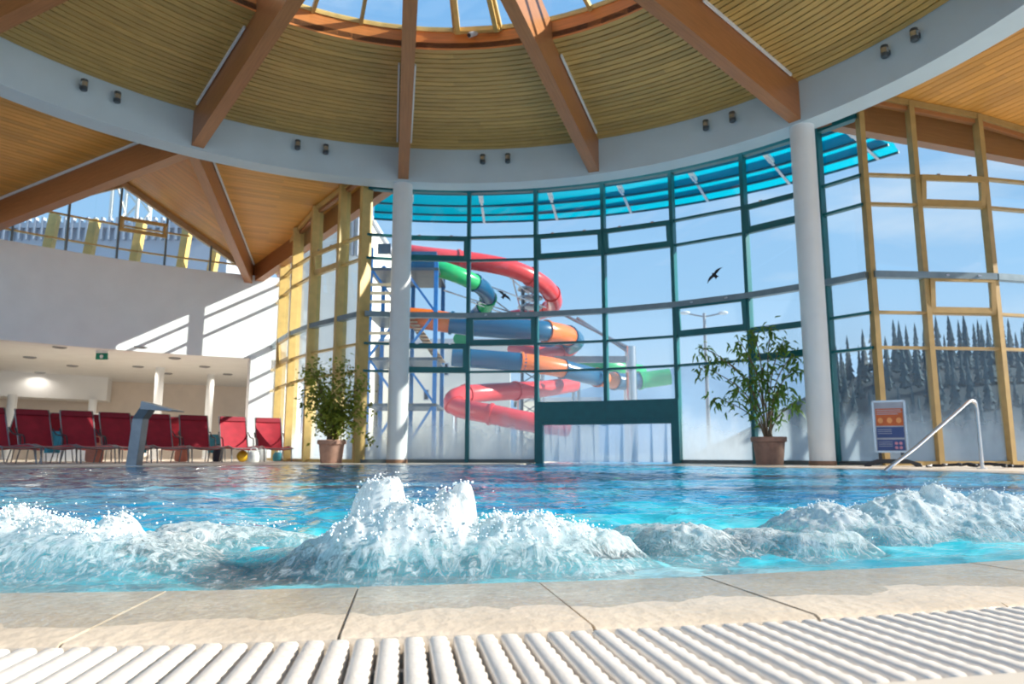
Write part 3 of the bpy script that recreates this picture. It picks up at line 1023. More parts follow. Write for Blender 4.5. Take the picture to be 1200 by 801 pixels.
for k in range(5):
    bay(WR[k], WR[k + 1], M['ochre_shaded'], lr[k], vents=((), (4, 2), (), (4,), ())[k], top=lambda p: zr(p) - 0.02, rail_mat=M['rail'], post_w=0.09, post_d=0.14)
for nm, pts, zf in (('left', WL, zwing), ('right', WR, zr)):
    root = empty('trim_1' if nm == 'left' else 'trim_2', (pts[2].x, pts[2].y, 5.9))
    for k in range(5):
        a, b_ = pts[k], pts[k + 1]
        MB().bar(Vector((a.x, a.y, zf(a) - 0.09)), Vector((b_.x, b_.y, zf(b_) - 0.09)), 0.10, 0.16).build('ceiling_board', M['beam'], root)
    tag(root, 'brown timber edge trim where the %s glass wing meets the ceiling' % nm, 'trim', kind='structure')

# bird silhouettes stuck on the panes
def bird(px, py, ang_deg, lab, sc=1.0):
    v = sight(px, py)
    d2 = Vector((v.x, v.y)); c = Vector((CX, CY)); l = d2.length; d2.normalize()
    b_ = d2.dot(c); t = b_ + math.sqrt(b_ * b_ - c.dot(c) + (R_GLASS - 0.08) ** 2)
    p = Vector((d2.x * t, d2.y * t, CAMZ + v.z / l * t))
    inw = Vector((CX - p.x, CY - p.y, 0)).normalized()
    ux = Vector((-inw.y, inw.x, 0)) * -1
    if ux.x < 0: ux = -ux
    a = math.radians(ang_deg)
    X = (ux * math.cos(a) + Vector((0, 0, 1)) * math.sin(a)) * sc
    Y = (-ux * math.sin(a) + Vector((0, 0, 1)) * math.cos(a)) * sc
    half = [(0, 0.06), (0.03, 0.035), (0.08, 0.045), (0.14, 0.03), (0.22, -0.02), (0.15, -0.01), (0.08, -0.015), (0.035, -0.02), (0.03, -0.06), (0.045, -0.09), (0, -0.08)]
    poly = half + [(-x_, y_) for x_, y_ in half[-2:0:-1]]
    # the body sits off the wing line like a soaring bird
    o_ = MB().prism([p + X * x_ + Y * y_ for x_, y_ in poly], inw * 0.004).build('bird_decal', M['bird'])
    tag(o_, lab, 'decal', 'bird warning decals')


bird(837, 322, 42, 'black soaring bird decal on the pane above the sparse plant')
bird(591, 346, -38, 'black soaring bird decal on the pane in front of the slides', 0.9)

# ------------------------------------------------------------------ left recess with gallery wall
R_GAL = 14.3
mb = MB()
mb.lathe([(R_GAL, 2.78), (R_GAL + 0.3, 2.78), (R_GAL + 0.3, 5.12), (R_GAL, 5.12)], (CX, CY, 0), seg=60, a0=112.0, a1=176, closed_prof=True)
tag(mb.build('wall_left', M['white'], smooth=True), 'white curved gallery wall above the lounger recess', 'wall', kind='structure')
mb = MB()
mb.lathe([(R_GAL + 0.3, 2.86), (25.2, 2.86), (25.2, 3.0), (R_GAL + 0.3, 3.0)], (CX, CY, 0), seg=50, a0=110.5, a1=176, closed_prof=True)
tag(mb.build('ceiling', M['white']), 'low white ceiling of the recess with round downlights', 'ceiling', kind='structure')
mb = MB()
mb.lathe([(24.6, 0), (24.8, 0), (24.8, 2.86), (24.6, 2.86)], (CX, CY, 0), seg=40, a0=108.5, a1=176, closed_prof=True)
tag(mb.build('wall_back', M['beige']), 'beige back wall of the lounger recess', 'wall', kind='structure')
q0, q1 = Vector((-7.0, 21.2, 0)), pol(24.8, 108.5)
mb = MB().prism([q0, q1, q1 + Vector((0.25, 0.05, 0)), q0 + Vector((0.25, 0.05, 0))], (0, 0, 2.9))
tag(mb.build('wall_right', M['white']), 'white end wall closing the lounger recess next to the glass', 'wall', kind='structure')
# bulkhead
b0, b1 = at(-60, 450, 23.0), at(126, 450, 26.0)
b0.z = b1.z = 0
mb = MB().prism([b0, b1, b1 + Vector((-0.5, 1.2, 0)), b0 + Vector((-0.5, 1.2, 0))], (0, 0, 0.82))
for v in mb.v: v.z += 2.04
tag(mb.build('trim_3', M['white']), 'white dropped bulkhead under the recess ceiling', 'bulkhead', kind='structure')
# recess posts
for px, Y, r, lab in ((180, 23.0, 0.13, 'slim white post in the recess behind the spout column'), (241, 25.0, 0.12, 'slim white post at the back wall of the recess'),
                      (7, 23.5, 0.14, 'slim white post under the left end of the bulkhead'), (103, 25.6, 0.13, 'slim white post under the right end of the bulkhead')):
    c = at(px, 540, Y); c.z = 0
    h = 2.86 if px > 150 else 2.05
    root = empty('post', c)
    MB().lathe([(r, 0.05), (r, h)], c, seg=20).build('shaft', M['column'], root, smooth=True)
    MB().lathe([(0, 0), (r + 0.02, 0), (r + 0.02, 0.05), (r, 0.06)], c, seg=20).build('base_ring', M['white'], root, smooth=True)
    tag(root, lab, 'post', kind='structure')
c = Vector((-7.05, 20.35, 0))
mb = MB().bar(c, c + Vector((0, 0, 2.8)), 0.55, 0.5, up=(0.45, -0.89, 0))
tag(mb.build('pillar', M['white'], bevel=0.01), 'square white sunlit pillar under the end of the gallery wall', 'pillar', kind='structure')
# downlights
for px, py in ((70, 406), (165, 406), (35, 418), (120, 419), (205, 419), (85, 428), (162, 429), (196, 437), (240, 429), (267, 438), (47, 436)):
    v = sight(px, py); t = (2.86 - CAMZ) / v.z
    c = Vector((v.x * t, v.y * t, 2.86))
    root = empty('downlight', c)
    MB().lathe([(0.16, 0.0), (0.16, -0.03), (0.12, -0.04), (0.11, -0.015), (0.0, -0.015)], c, seg=20).build('trim_ring', M['grey_metal'], root)
    MB().lathe([(0.0, -0.016), (0.105, -0.016), (0.105, -0.022), (0.0, -0.022)], c, seg=16).build('lens', M['dark_steel'], root)
    ld = bpy.data.lights.new('recess_fill', 'SPOT'); ld.energy = 75 if (px, py) not in ((47, 436), (35, 418), (85, 428)) else 18; ld.spot_size = math.radians(165); ld.spot_blend = 0.6  # fill light added to brighten the recess; the fittings themselves are off
    ld.shadow_soft_size = 0.02; ld.color = (1.0, 0.90, 0.78)
    lo = bpy.data.objects.new('lamp', ld); COL.objects.link(lo); lo.parent = root; lo.location = (0, 0, -0.06)
    tag(root, 'round grey recessed downlight in the low white ceiling', 'downlight', 'downlights over the recess')
# exit sign
c = at(120, 410, 19.0); c.z = 2.86
root = tag(empty('exit_sign', c), 'small green emergency exit sign hanging below the recess ceiling', 'exit sign')
MB().box(c.x - 0.15, c.x + 0.15, c.y - 0.02, c.y + 0.02, c.z - 0.25, c.z - 0.08).build('panel', M['exit_green'], root)
MB().box(c.x - 0.16, c.x + 0.16, c.y - 0.03, c.y + 0.03, c.z - 0.08, c.z - 0.001).build('housing', M['sign_white'], root)
mb = MB()
mb.prism([(c.x - 0.03, c.y - 0.021, c.z - 0.22), (c.x + 0.03, c.y - 0.021, c.z - 0.22), (c.x + 0.05, c.y - 0.021, c.z - 0.15), (c.x + 0.0, c.y - 0.021, c.z - 0.12), (c.x - 0.05, c.y - 0.021, c.z - 0.15)], (0, -0.002, 0))
mb.build('running_figure', M['sign_white'], root)

# clerestory window above the gallery wall
cl = tag(empty('window_%d' % WN[0], pol(R_GAL + 0.15, 129.3, 5.12)), 'gabled clerestory window with ochre bars above the white gallery wall', 'window', kind='structure'); WN[0] += 1
aA = math.degrees(math.atan2(EA.y - CY, EA.x - CX)); aB = math.degrees(math.atan2(EB.y - CY, EB.x - CX))
def ztop(a_):
    t = (a_ - aA) / (aB - aA)
    t = 1 - abs(2 * t - 1)
    return EA.z - 0.12 + (RIDGE.z - 0.15 - EA.z + 0.12) * t
NA = 12
angs = [aA + (aB - aA) * k / NA for k in range(NA + 1)]
for k in range(NA):
    a0, a1 = angs[k], angs[k + 1]
    P = lambda a_, z_: pol(R_GAL + 0.15, a_, z_)
    MB().prism([P(a0, 5.12), P(a1, 5.12), P(a1, ztop(a1)), P(a0, ztop(a0))], (0.01, 0.01, 0)).build('pane', M['glass'], cl)
    if k % 2 == 0 and k > 0:
        MB().bar(P(a0, 5.12), P(a0, ztop(a0)), 0.05, 0.10, up=(P(a0, 0) - Vector((CX, CY, 0))).normalized()).build('mullion', M['rail'], cl)
    for zz in (5.42, 6.05):
        if min(ztop(a0), ztop(a1)) > zz or max(ztop(a0), ztop(a1)) > zz + 0.12:
            MB().bar(P(a0, zz), P(a1, zz), 0.08, 0.04).build('rail', M['ochre'], cl)
mb = MB()
P = lambda a_, z_: pol(R_GAL + 0.05, a_, z_)
a0, a1 = angs[4], angs[6]
for z_ in (5.92, 6.22): mb.bar(P(a0, z_), P(a1, z_), 0.06, 0.09)
for a_ in (a0 + 0.2, a1 - 0.2): mb.bar(P(a_, 5.9), P(a_, 6.24), 0.1, 0.06)
mb.build('vent_sash', M['ochre'], cl)
for k, (px, py0, py1) in enumerate(((34, 292, 252), (84, 300, 258), (141, 310, 262), (199, 316, 262), (236, 322, 282))):
    v0, v1 = sight(px - 4, py0), sight(px + 4, py1)
    p0 = on_ring(px - 4, R_GAL + 0.9); p1 = on_ring(px + 3, R_GAL + 1.1)
    p0.z = 4.9; p1.z = CAMZ + v1.z / v1.y * p1.y
    o_ = MB().bar(p0, p1, 0.22, 0.18).build('strut', M['yellow'])
    tag(o_, 'slanted yellow strut standing behind the clerestory window', 'strut', 'yellow struts behind the clerestory', 'structure')

# ------------------------------------------------------------------ pool water
def churn_centres():
    # (angle, radius, half width deg, half depth, height)
    out = []
    return out


ang = np.concatenate([np.arange(-98, -52, 0.22), np.arange(-52, 262, 1.0)])
rad = np.concatenate([np.linspace(0.02, 4.0, 60), np.linspace(4.03, R_POOL + 0.0, 110)])
A_, R_ = np.meshgrid(np.radians(ang), rad, indexing='ij')
X = CX + R_ * np.cos(A_); Y = CY + R_ * np.sin(A_)
def wave_z(X, Y):
    h = 0.030 * (fbm(X * 1.1, Y * 1.6, 4, 3) - 0.5)
    h = h + 0.032 * (fbm(X * 3.3 + 5, Y * 4.2, 3, 11) - 0.5)
    h = h + 0.014 * (0.5 - np.abs(fbm(X * 8, Y * 9, 3, 21) - 0.5) * 2)
    return h - 0.012
near = np.exp(-((np.degrees(A_) + 79) / 16) ** 2) * np.clip((R_ - 4.2) / 1.2, 0, 1)
Z = wave_z(X, Y) * (1 + 0.9 * near)
Z = Z * np.clip((R_POOL + 0.25 - R_) / 0.5, 0.35, 1) - 0.004
aer = near * (0.12 + 0.30 * fbm(X * 3, Y * 3, 4, 5))
o_ = grid_mesh('pool_water', X, Y, Z, M['water'], attr=aer, close_u=True)
tag(o_, 'rippling bright blue water filling the round pool', 'water', kind='stuff')
# channel and outdoor pool
ang = np.linspace(CH0 + 0.3, CH1 - 0.3, 40); rad = np.linspace(R_POOL, 15.5, 90)
A_, R_ = np.meshgrid(np.radians(ang), rad, indexing='ij')
X = CX + R_ * np.cos(A_); Y = CY + R_ * np.sin(A_)
o_ = grid_mesh('channel_water', X, Y, wave_z(X, Y) * 0.8 - 0.008, M['water'], attr=np.zeros_like(X))
tag(o_, 'blue water of the swim-out channel under the strip curtain', 'water', kind='stuff')


FROTH = []
# churned jets: each a lumpy mound of white water
def mound(name_px, label, lumps, seed):
    """lumps: (px, Y, sx, sy, h, spike)"""
    pts = [(at(px, 540, Yd), sx, sy, h, sp) for px, Yd, sx, sy, h, sp in lumps]
    x0 = min(p.x - 2.4 * sx for p, sx, sy, h, sp in pts); x1 = max(p.x + 2.4 * sx for p, sx, sy, h, sp in pts)
    y0 = min(p.y - 2.4 * sy for p, sx, sy, h, sp in pts); y1 = max(p.y + 2.4 * sy for p, sx, sy, h, sp in pts)
    st = 0.0048
    xs, ys = np.arange(x0, x1, st), np.arange(y0, y1, st)
    X, Y = np.meshgrid(xs, ys, indexing='ij')
    wx = X + 0.05 * (fbm(X * 9, Y * 9, 3, seed) - 0.5) + 0.02 * (fbm(X * 34, Y * 34, 2, seed + 41) - 0.5)
    wy = Y + 0.05 * (fbm(X * 9 + 9, Y * 9, 3, seed + 3) - 0.5)
    H = np.zeros_like(X); SP = np.zeros_like(X)
    for p, sx, sy, h, sp in pts:
        d2 = ((wx - p.x) / sx) ** 2 + ((wy - p.y) / sy) ** 2
        g = 0.70 * np.exp(-d2 ** (1.9 if sp > 0.3 else 1.15)) + 0.30 * np.exp(-d2 * 0.40)
        H = np.sqrt(H ** 2 + (h * g) ** 2) if sp == 0 else np.maximum(H, h * g)
        SP = np.maximum(SP, sp * np.exp(-d2 * 0.8))
    rid = 1 - np.abs(fbm(X * 20, Y * 20, 4, seed + 7) * 2 - 1)
    big = fbm(X * 12 + 3, Y * 12, 4, seed + 13)
    fine = fbm(X * 70, Y * 70, 3, seed + 19)
    knob = np.clip(fbm(X * 42, Y * 30, 2, seed + 23) - 0.5, 0, 1) * 2
    m_ = np.clip((H - 0.004) / 0.03, 0, 1)
    Z = H * (0.78 + 0.44 * big) + m_ * (0.011 * (rid - 0.72) + 0.007 * (fine - 0.5) + 0.010 * knob) + SP * knob * 0.014
    Rr = np.hypot(X - CX, Y - CY)
    rim = np.clip((R_POOL - 0.01 - Rr) / 0.05, 0, 1)
    edge = np.clip(H / 0.026, 0, 1)
    Z = Z * rim - 0.034 * (1 - edge) ** 1.3 - 0.02 * (1 - rim)
    hot = np.argwhere((H > 0.035) & (rim > 0.9))
    rs = np.random.RandomState(seed)
    for q in rs.randint(0, max(1, len(hot)), 1100 if len(hot) > 2000 else 0):
        i_, j_ = hot[q]
        if rs.rand() < 0.25 + H[i_, j_] / 0.10:
            FROTH.append((X[i_, j_] + rs.normal() * 0.004, Y[i_, j_] + rs.normal() * 0.004, Z[i_, j_] + abs(rs.normal()) * 0.005, rs.choice((0.0012, 0.0016, 0.002, 0.0028))))
    aer = np.clip(H / 0.05, 0, 1) * 0.75 + 0.6 * knob * m_ - 0.45 * (1 - np.clip(H / 0.035, 0, 1))
    # keep only the faces that can rise above the water
    o_ = grid_mesh('water_boil', X, Y, Z, M['churn'], attr=aer)
    me = o_.data
    import bmesh
    bm = bmesh.new(); bm.from_mesh(me)
    dead = [f for f in bm.faces if all(v.co.z < -0.031 for v in f.verts)]
    bmesh.ops.delete(bm, geom=dead, context='FACES')
    bm.to_mesh(me); bm.free()
    tag(o_, label, 'water jet', 'churning water jets', 'stuff')
    return o_


mound('a', 'white churning water jet with tall twin crests in the middle of the edge',
      [(450, 1.52, 0.050, 0.07, 0.142, 0.6), (436, 1.54, 0.030, 0.04, 0.118, 0.6), (516, 1.50, 0.050, 0.07, 0.122, 0.6), (536, 1.50, 0.026, 0.04, 0.136, 0.6), (484, 1.48, 0.13, 0.09, 0.092, 0.1), (440, 1.44, 0.12, 0.08, 0.045, 0),
       (600, 1.50, 0.12, 0.10, 0.075, 0.1), (655, 1.52, 0.10, 0.10, 0.055, 0), (700, 1.56, 0.07, 0.08, 0.03, 0), (560, 1.38, 0.16, 0.05, 0.02, 0)], 1)
mound('b', 'white churning water jet at the shaded end of the pool edge',
      [(20, 1.62, 0.10, 0.12, 0.085, 0.2), (75, 1.60, 0.11, 0.11, 0.065, 0.1), (143, 1.56, 0.035, 0.05, 0.07, 0.4), (120, 1.48, 0.16, 0.10, 0.04, 0), (-70, 1.6, 0.16, 0.14, 0.08, 0.2),
       (30, 1.42, 0.16, 0.08, 0.02, 0), (195, 1.62, 0.09, 0.10, 0.03, 0)], 40)
mound('c', 'white churning water jet beside the sparse plant end of the edge',
      [(965, 1.95, 0.13, 0.12, 0.068, 0.1), (1035, 1.95, 0.13, 0.10, 0.066, 0.2), (1100, 2.0, 0.07, 0.08, 0.102, 0.35), (1060, 2.0, 0.04, 0.05, 0.085, 0.35), (1150, 2.0, 0.05, 0.06, 0.092, 0.35), (1175, 2.0, 0.12, 0.10, 0.085, 0.2), (1110, 1.93, 0.20, 0.10, 0.06, 0), (1260, 2.1, 0.2, 0.14, 0.08, 0.2),
       (880, 1.75, 0.14, 0.10, 0.025, 0), (960, 1.66, 0.10, 0.05, 0.03, 0), (1050, 1.78, 0.09, 0.05, 0.025, 0), (800, 1.72, 0.10, 0.12, 0.035, 0.1)], 80)
mound('d', 'low rolling patch of churned turquoise water between two jets',
      [(300, 1.85, 0.16, 0.10, 0.022, 0), (230, 1.75, 0.10, 0.10, 0.035, 0), (345, 1.60, 0.14, 0.08, 0.014, 0), (770, 1.9, 0.16, 0.12, 0.022, 0)], 120)

# flying drops
mb = MB()
for k in range(380):
    c_ = random.choice(((452, 1.5, 0.13), (520, 1.5, 0.12), (143, 1.55, 0.09), (20, 1.6, 0.09), (1105, 2.0, 0.1), (1165, 2.0, 0.09), (600, 1.5, 0.07), (300, 1.85, 0.03), (975, 1.95, 0.06)))
    p = at(c_[0], 540, c_[1])
    q = Vector((p.x + random.gauss(0, 0.055), p.y + random.gauss(0, 0.05), max(0.02, c_[2] * random.uniform(0.55, 1.12))))
    mb.ball(q, random.choice((0.0009, 0.0011, 0.0014, 0.0018, 0.0026)), 6, 4)
for fx_, fy_, fz_, fr_ in FROTH:
    mb.ball((fx_, fy_, fz_), fr_, 6, 4)
tag(mb.build('water_drops', M['drop'], smooth=True), 'tiny drops of spray flying above the churning jets', 'spray', kind='stuff')

# film of water over the coping
ang = np.arange(-97, -58, 0.12); rad = np.linspace(R_POOL - 0.02, R_COPE - 0.01, 46)
A_, R_ = np.meshgrid(np.radians(ang), rad, indexing='ij')
X = CX + R_ * np.cos(A_); Y = CY + R_ * np.sin(A_)
reach = R_POOL + 0.13 + 0.16 * fbm(np.degrees(A_) * 0.55, R_ * 0 + 3, 3, 9) + 0.04 * fbm(np.degrees(A_) * 4, R_ * 10, 2, 4)
dz = np.clip((reach - R_) / 0.03, -1, 1)
Z = 0.0045 * dz + np.where(dz > 0, 0.015 * (fbm(X * 9, Y * 12, 4, 14) - 0.42) + 0.004 * (fbm(X * 40, Y * 40, 2, 8) - 0.5), 0.0) * np.clip(dz, 0, 1)
Z = np.maximum(Z, np.where(dz > 0, 0.0006, -0.01))
o_ = grid_mesh('water_film', X, Y, Z, M['film'])
tag(o_, 'thin clear sheet of water washing over the cream coping', 'water', kind='stuff')

# ------------------------------------------------------------------ overflow grating
gr = tag(empty('overflow_grating', pol(R_COPE, -78)), 'cream white overflow grating of serrated bars along the pool edge', 'grating')
bar_me = None
PITCH_A = 2.61 / 11
nb = int(42 / PITCH_A)
for k in range(nb):
    a_ = -56.3 - PITCH_A * (k + 0.5)
    if a_ < -98: break
    if bar_me is None:
        # local: length along +x from 0 to 0.245, top at z 0
        mb = MB()
        L_ = R_GRATE - R_COPE - 0.008
        ns = 60
        prof = [(-0.0100, -0.03), (-0.0104, -0.008), (-0.0096, -0.0028), (-0.0072, -0.0006), (0.0, 0.0), (0.0072, -0.0006), (0.0094, -0.0028), (0.0100, -0.008), (0.0096, -0.03)]
        rows_ = []
        for j in range(ns + 1):
            x_ = L_ * j / ns
            wv = 1.0 + (0.36 * (1 - (j % 6) / 5.0) - 0.12)
            e_ = min(1, 0.6 + 0.4 * min(j, ns - j) / 2)
            rows_.append([Vector((x_, y_ * (wv if y_ > 0 else 1.0) * e_, z_ - (1 - e_) * 0.006)) for y_, z_ in prof])
        i0 = len(mb.v)
        np_ = len(prof)
        for r_ in rows_: mb.v += r_
        for j in range(ns):
            for q in range(np_ - 1):
                mb.f.append((i0 + j * np_ + q, i0 + (j + 1) * np_ + q, i0 + (j + 1) * np_ + q + 1, i0 + j * np_ + q + 1)); mb.uv.append([(0, 0)] * 4)
        mb.f.append(tuple(range(i0, i0 + np_))); mb.uv.append([(0, 0)] * np_)
        mb.f.append(tuple(range(i0 + ns * np_, i0 + (ns + 1) * np_))[::-1]); mb.uv.append([(0, 0)] * np_)
        b_ = mb.build('bar', M['grate'], gr, local=True, smooth=True)
        bar_me = b_
    else:
        b_ = bar_me.copy(); COL.objects.link(b_); b_.parent = gr
    b_.location = pol(R_COPE + 0.004, a_, 0.0 + random.uniform(-0.0006, 0.0004)) - ORG[gr]
    b_.rotation_euler = (0, 0, math.radians(a_ + random.uniform(-0.15, 0.15)))
mb = MB()
for rr in (R_COPE + 0.05, R_COPE + 0.125, R_COPE + 0.2):
    mb.lathe([(rr - 0.006, -0.0385), (rr + 0.006, -0.0385), (rr + 0.006, -0.024), (rr - 0.006, -0.024)], (CX, CY, 0), seg=60, a0=-98, a1=-56.3, closed_prof=True)
mb.build('cross_rods', M['grate'], gr)

# ------------------------------------------------------------------ loungers
def make_lounger():
    """origin under the hinge of the backrest; foot end towards +x"""
    root = empty('sun_lounger', (0, 0, 0))
    hz = 0.33
    ba = math.radians(64)
    bl = 0.80
    W2 = 0.31
    bx, bz = -bl * math.cos(ba), bl * math.sin(ba)
    # seat sling, slightly sagging
    def sling(name, pts, mat_):
        mb = MB()
        n = 8
        rows = []
        for (x_, z_) in pts:
            row = []
            for j in range(n + 1):
                y_ = -W2 + 2 * W2 * j / n
                row.append(Vector((x_, y_, z_ - 0.03 * (1 - (y_ / W2) ** 2))))
            rows.append(row)
        for i in range(len(rows) - 1):
            for j in range(n):
                mb.quad([rows[i][j], rows[i + 1][j], rows[i + 1][j + 1], rows[i][j + 1]])
        th = Vector((0, 0, -0.012))
        for i in range(len(rows) - 1):
            for j in range(n):
                mb.quad([rows[i][j] + th, rows[i][j + 1] + th, rows[i + 1][j + 1] + th, rows[i + 1][j] + th])
        for i in range(len(rows) - 1):
            for j in (0, n):
                mb.quad([rows[i][j], rows[i][j] + th, rows[i + 1][j] + th, rows[i + 1][j]])
        return mb.build(name, mat_, root, local=True)
    sling('seat_sling', [(0.0, hz), (0.35, hz + 0.02), (0.7, hz + 0.03), (1.12, hz - 0.03)], M['red'])
    sling('back_sling', [(0.0, hz), (bx * 0.35, hz + bz * 0.33), (bx * 0.7, hz + bz * 0.70), (bx, hz + bz)], M['red'])
    mb = MB()
    p = Vector((bx * 0.86, 0, hz + bz * 0.86)); q = Vector((bx * 1.02, 0, hz + bz * 1.02))
    off = Vector((math.sin(ba), 0, math.cos(ba))) * 0.025
    mb.prism([p + off + Vector((0, -W2 * 0.97, 0)), p + off + Vector((0, W2 * 0.97, 0)), q + off + Vector((0, W2 * 0.9, 0)), q + off + Vector((0, -W2 * 0.9, 0))], -off * 2.2)
    mb.build('head_pad', M['dark_red'], root, local=True, bevel=0.012)
    mb = MB()
    for s in (-1, 1):
        mb.tube([(1.14, s * W2, hz - 0.03), (0.7, s * W2, hz + 0.03), (0.0, s * W2, hz)], 0.014, 6)
        mb.tube([(0.0, s * W2, hz), (bx * 1.02, s * W2, hz + bz * 1.02)], 0.014, 6)
    mb.tube([(bx * 1.02, -W2, hz + bz * 1.02), (bx * 1.02, W2, hz + bz * 1.02)], 0.014, 6)
    mb.tube([(1.14, -W2, hz - 0.03), (1.14, W2, hz - 0.03)], 0.014, 6)
    mb.build('frame', M['grey_metal'], root, local=True, smooth=True)
    for s in (-1, 1):
        MB().tube([(0.95, s * W2, hz), (1.05, s * W2, 0.0)], 0.013, 6).build('leg', M['grey_metal'], root, local=True, smooth=True)
        MB().tube([(0.1, s * W2, hz), (-0.08, s * W2, 0.0)], 0.013, 6).build('leg', M['grey_metal'], root, local=True, smooth=True)
        mb = MB().tube(catmull([(bx * 0.5, s * (W2 + 0.03), hz + bz * 0.5), (0.0, s * (W2 + 0.04), hz + 0.24), (0.26, s * (W2 + 0.04), hz + 0.2), (0.34, s * (W2 + 0.03), hz + 0.02)], 4), 0.014, 6)
        mb.build('armrest', M['black'], root, local=True, smooth=True)
    return root


lab_front = ['red sling lounger at the far left end of the front row', 'red sling lounger directly beyond the dropped bulkhead post', 'red sling lounger in front of the white low partition',
             'red sling lounger next to the steel spout column, on the bulkhead side', 'red sling lounger partly behind the steel spout column', 'red sling lounger two along from the spout column towards the glass',
             'red sling lounger beside the yellow ball', 'red sling lounger next to the sunlit ochre mullions']
proto = make_lounger()
first = True
for k, (px, r) in enumerate(((-12, 10.9), (41, 11.2), (92, 11.1), (137, 11.3), (184, 11.4), (228, 11.5), (274, 11.7), (315, 12.0))):
    o_ = proto if first else copy_tree(proto)
    first = False
    p = on_ring(px, r)
    o_.location = p
    d = Vector((CX - p.x, CY - p.y)); base = math.atan2(d.y, d.x)
    o_.rotation_euler = (0, 0, base + 0.10 + 0.02 * math.sin(k * 2.3))
    tag(o_, lab_front[k], 'lounger', 'red loungers along the recess')
for px, r in ((22, 12.9), (66, 13.0), (112, 13.1), (160, 13.2), (205, 13.2)):
    o_ = copy_tree(proto)
    p = on_ring(px, r)
    o_.location = p
    d = Vector((CX - p.x, CY - p.y)); base = math.atan2(d.y, d.x)
    o_.rotation_euler = (0, 0, base + math.pi + random.uniform(-0.2, 0.2))
    tag(o_, 'red sling lounger half hidden in the second row, turned away from the pool', 'lounger', 'second row of loungers')

# belongings
p = on_ring(284, 11.0)
o_ = MB().ball(p + Vector((0, 0, 0.13)), 0.13, 18, 12).build('yellow_ball', M['yellow_ball'], smooth=True)
tag(o_, 'yellow ball on the deck under the loungers', 'ball')
def bag(px, r, w_, h, d_, m_, lab, name='bag'):
    p = on_ring(px, r)
    root = empty(name, p)
    prof = [(0.0, 0.0), (0.42, 0.0), (0.5, 0.15), (0.5, 0.6), (0.40, 0.9), (0.25, 1.0), (0.0, 1.0)]
    mb = MB().lathe(prof, (0, 0, 0), seg=14)
    for v in mb.v: v.x *= w_; v.y *= d_; v.z *= h
    mb.build('body', m_, root, local=True, smooth=True)
    mb = MB().tube(catmull([(-w_ * 0.25, 0, h * 0.93), (-w_ * 0.2, 0, h * 1.3), (w_ * 0.2, 0, h * 1.3), (w_ * 0.25, 0, h * 0.93)], 5), 0.012, 6)
    mb.build('handle', m_, root, local=True, smooth=True)
    tag(root, lab, 'bag')
bag(297, 10.5, 0.26, 0.24, 0.2, M['bag_white'], 'white bag under the loungers beside the yellow ball')
bag(254, 12.0, 0.2, 0.3, 0.18, M['bag_dark'], 'dark bag standing between two red loungers')
bag(212, 12.6, 0.32, 0.34, 0.2, M['bag_pink'], 'salmon coloured bag behind the loungers')
bag(110, 12.4, 0.4, 0.42, 0.22, M['bag_pink'], 'large salmon bag behind the loungers near the partition')
bag(325, 12.3, 0.24, 0.22, 0.2, M['towel'], 'teal bag under the lounger by the glass')
for px, r, lab in ((252, 12.2, 'turquoise towel hung beside the lounger with the yellow ball'), (62, 11.5, 'turquoise towel hung near the left loungers'), (164, 11.8, 'turquoise towel behind the spout column')):
    p = on_ring(px, r)
    # a towel hanging over a low rack
    root = empty('towel_rack', p)
    mb = MB()
    for s in (-1, 1):
        mb.tube([(s * 0.2, -0.1, 0), (s * 0.2, 0, 0.62), (s * 0.2, 0.1, 0)], 0.012, 6)
    mb.tube([(-0.2, 0, 0.62), (0.2, 0, 0.62)], 0.012, 6)
    mb.build('stand', M['grey_metal'], root, local=True, smooth=True)
    mb = MB()
    n = 8
    for j in range(n):
        x0, x1 = -0.16 + 0.32 * j / n, -0.16 + 0.32 * (j + 1) / n
        y0, y1 = 0.012 * math.sin(j * 1.9), 0.012 * math.sin((j + 1) * 1.9)
        mb.prism([(x0, -0.06 + y0, 0.2), (x1, -0.06 + y1, 0.2), (x1, -0.012, 0.64), (x0, -0.012, 0.64)], (0, -0.01, 0))
        mb.prism([(x0, 0.06 + y0, 0.3), (x1, 0.06 + y1, 0.3), (x1, 0.0, 0.645), (x0, 0.0, 0.645)], (0, 0.01, 0))
    mb.build('towel', M['towel'], root, local=True)
    tag(root, lab, 'towel rack')
# low white partition behind the loungers
c = at(79, 540, 18.5); c.z = 0
root = tag(empty('partition', c), 'low white partition panel behind the red loungers', 'partition')
MB().box(c.x - 0.62, c.x + 0.62, c.y, c.y + 0.08, 0.0, 1.12).build('panel', M['white'], root, bevel=0.01)
MB().box(c.x - 0.66, c.x + 0.66, c.y - 0.02, c.y + 0.1, 1.12, 1.17).build('cap', M['white'], root, bevel=0.01)

# ------------------------------------------------------------------ steel water spout at the pool edge
c = on_ring(157, 6.25)
root = tag(empty('water_spout', c), 'grey steel water spout column with a flat pointed nozzle at the pool edge', 'water spout')
mb = MB()
mb.prism([(c.x - 0.07, c.y - 0.11, 0.0), (c.x + 0.09, c.y - 0.11, 0.0), (c.x + 0.14, c.y - 0.11, 0.72), (c.x - 0.02, c.y - 0.11, 0.72)], (0, 0.20, 0))
mb.build('column', M['grey_metal'], root, bevel=0.008)
mb = MB()
mb.prism([(c.x - 0.02, c.y - 0.11, 0.72), (c.x + 0.14, c.y - 0.11, 0.72), (c.x + 0.23, c.y - 0.11, 0.86), (c.x + 0.09, c.y - 0.11, 0.90)], (0, 0.20, 0))
mb.build('elbow', M['dark_steel'], root)
mb = MB()
c0 = [c + Vector(v) for v in ((0.10, -0.12, 0.985), (0.10, 0.10, 0.985), (0.09, 0.10, 0.86), (0.09, -0.12, 0.86))]
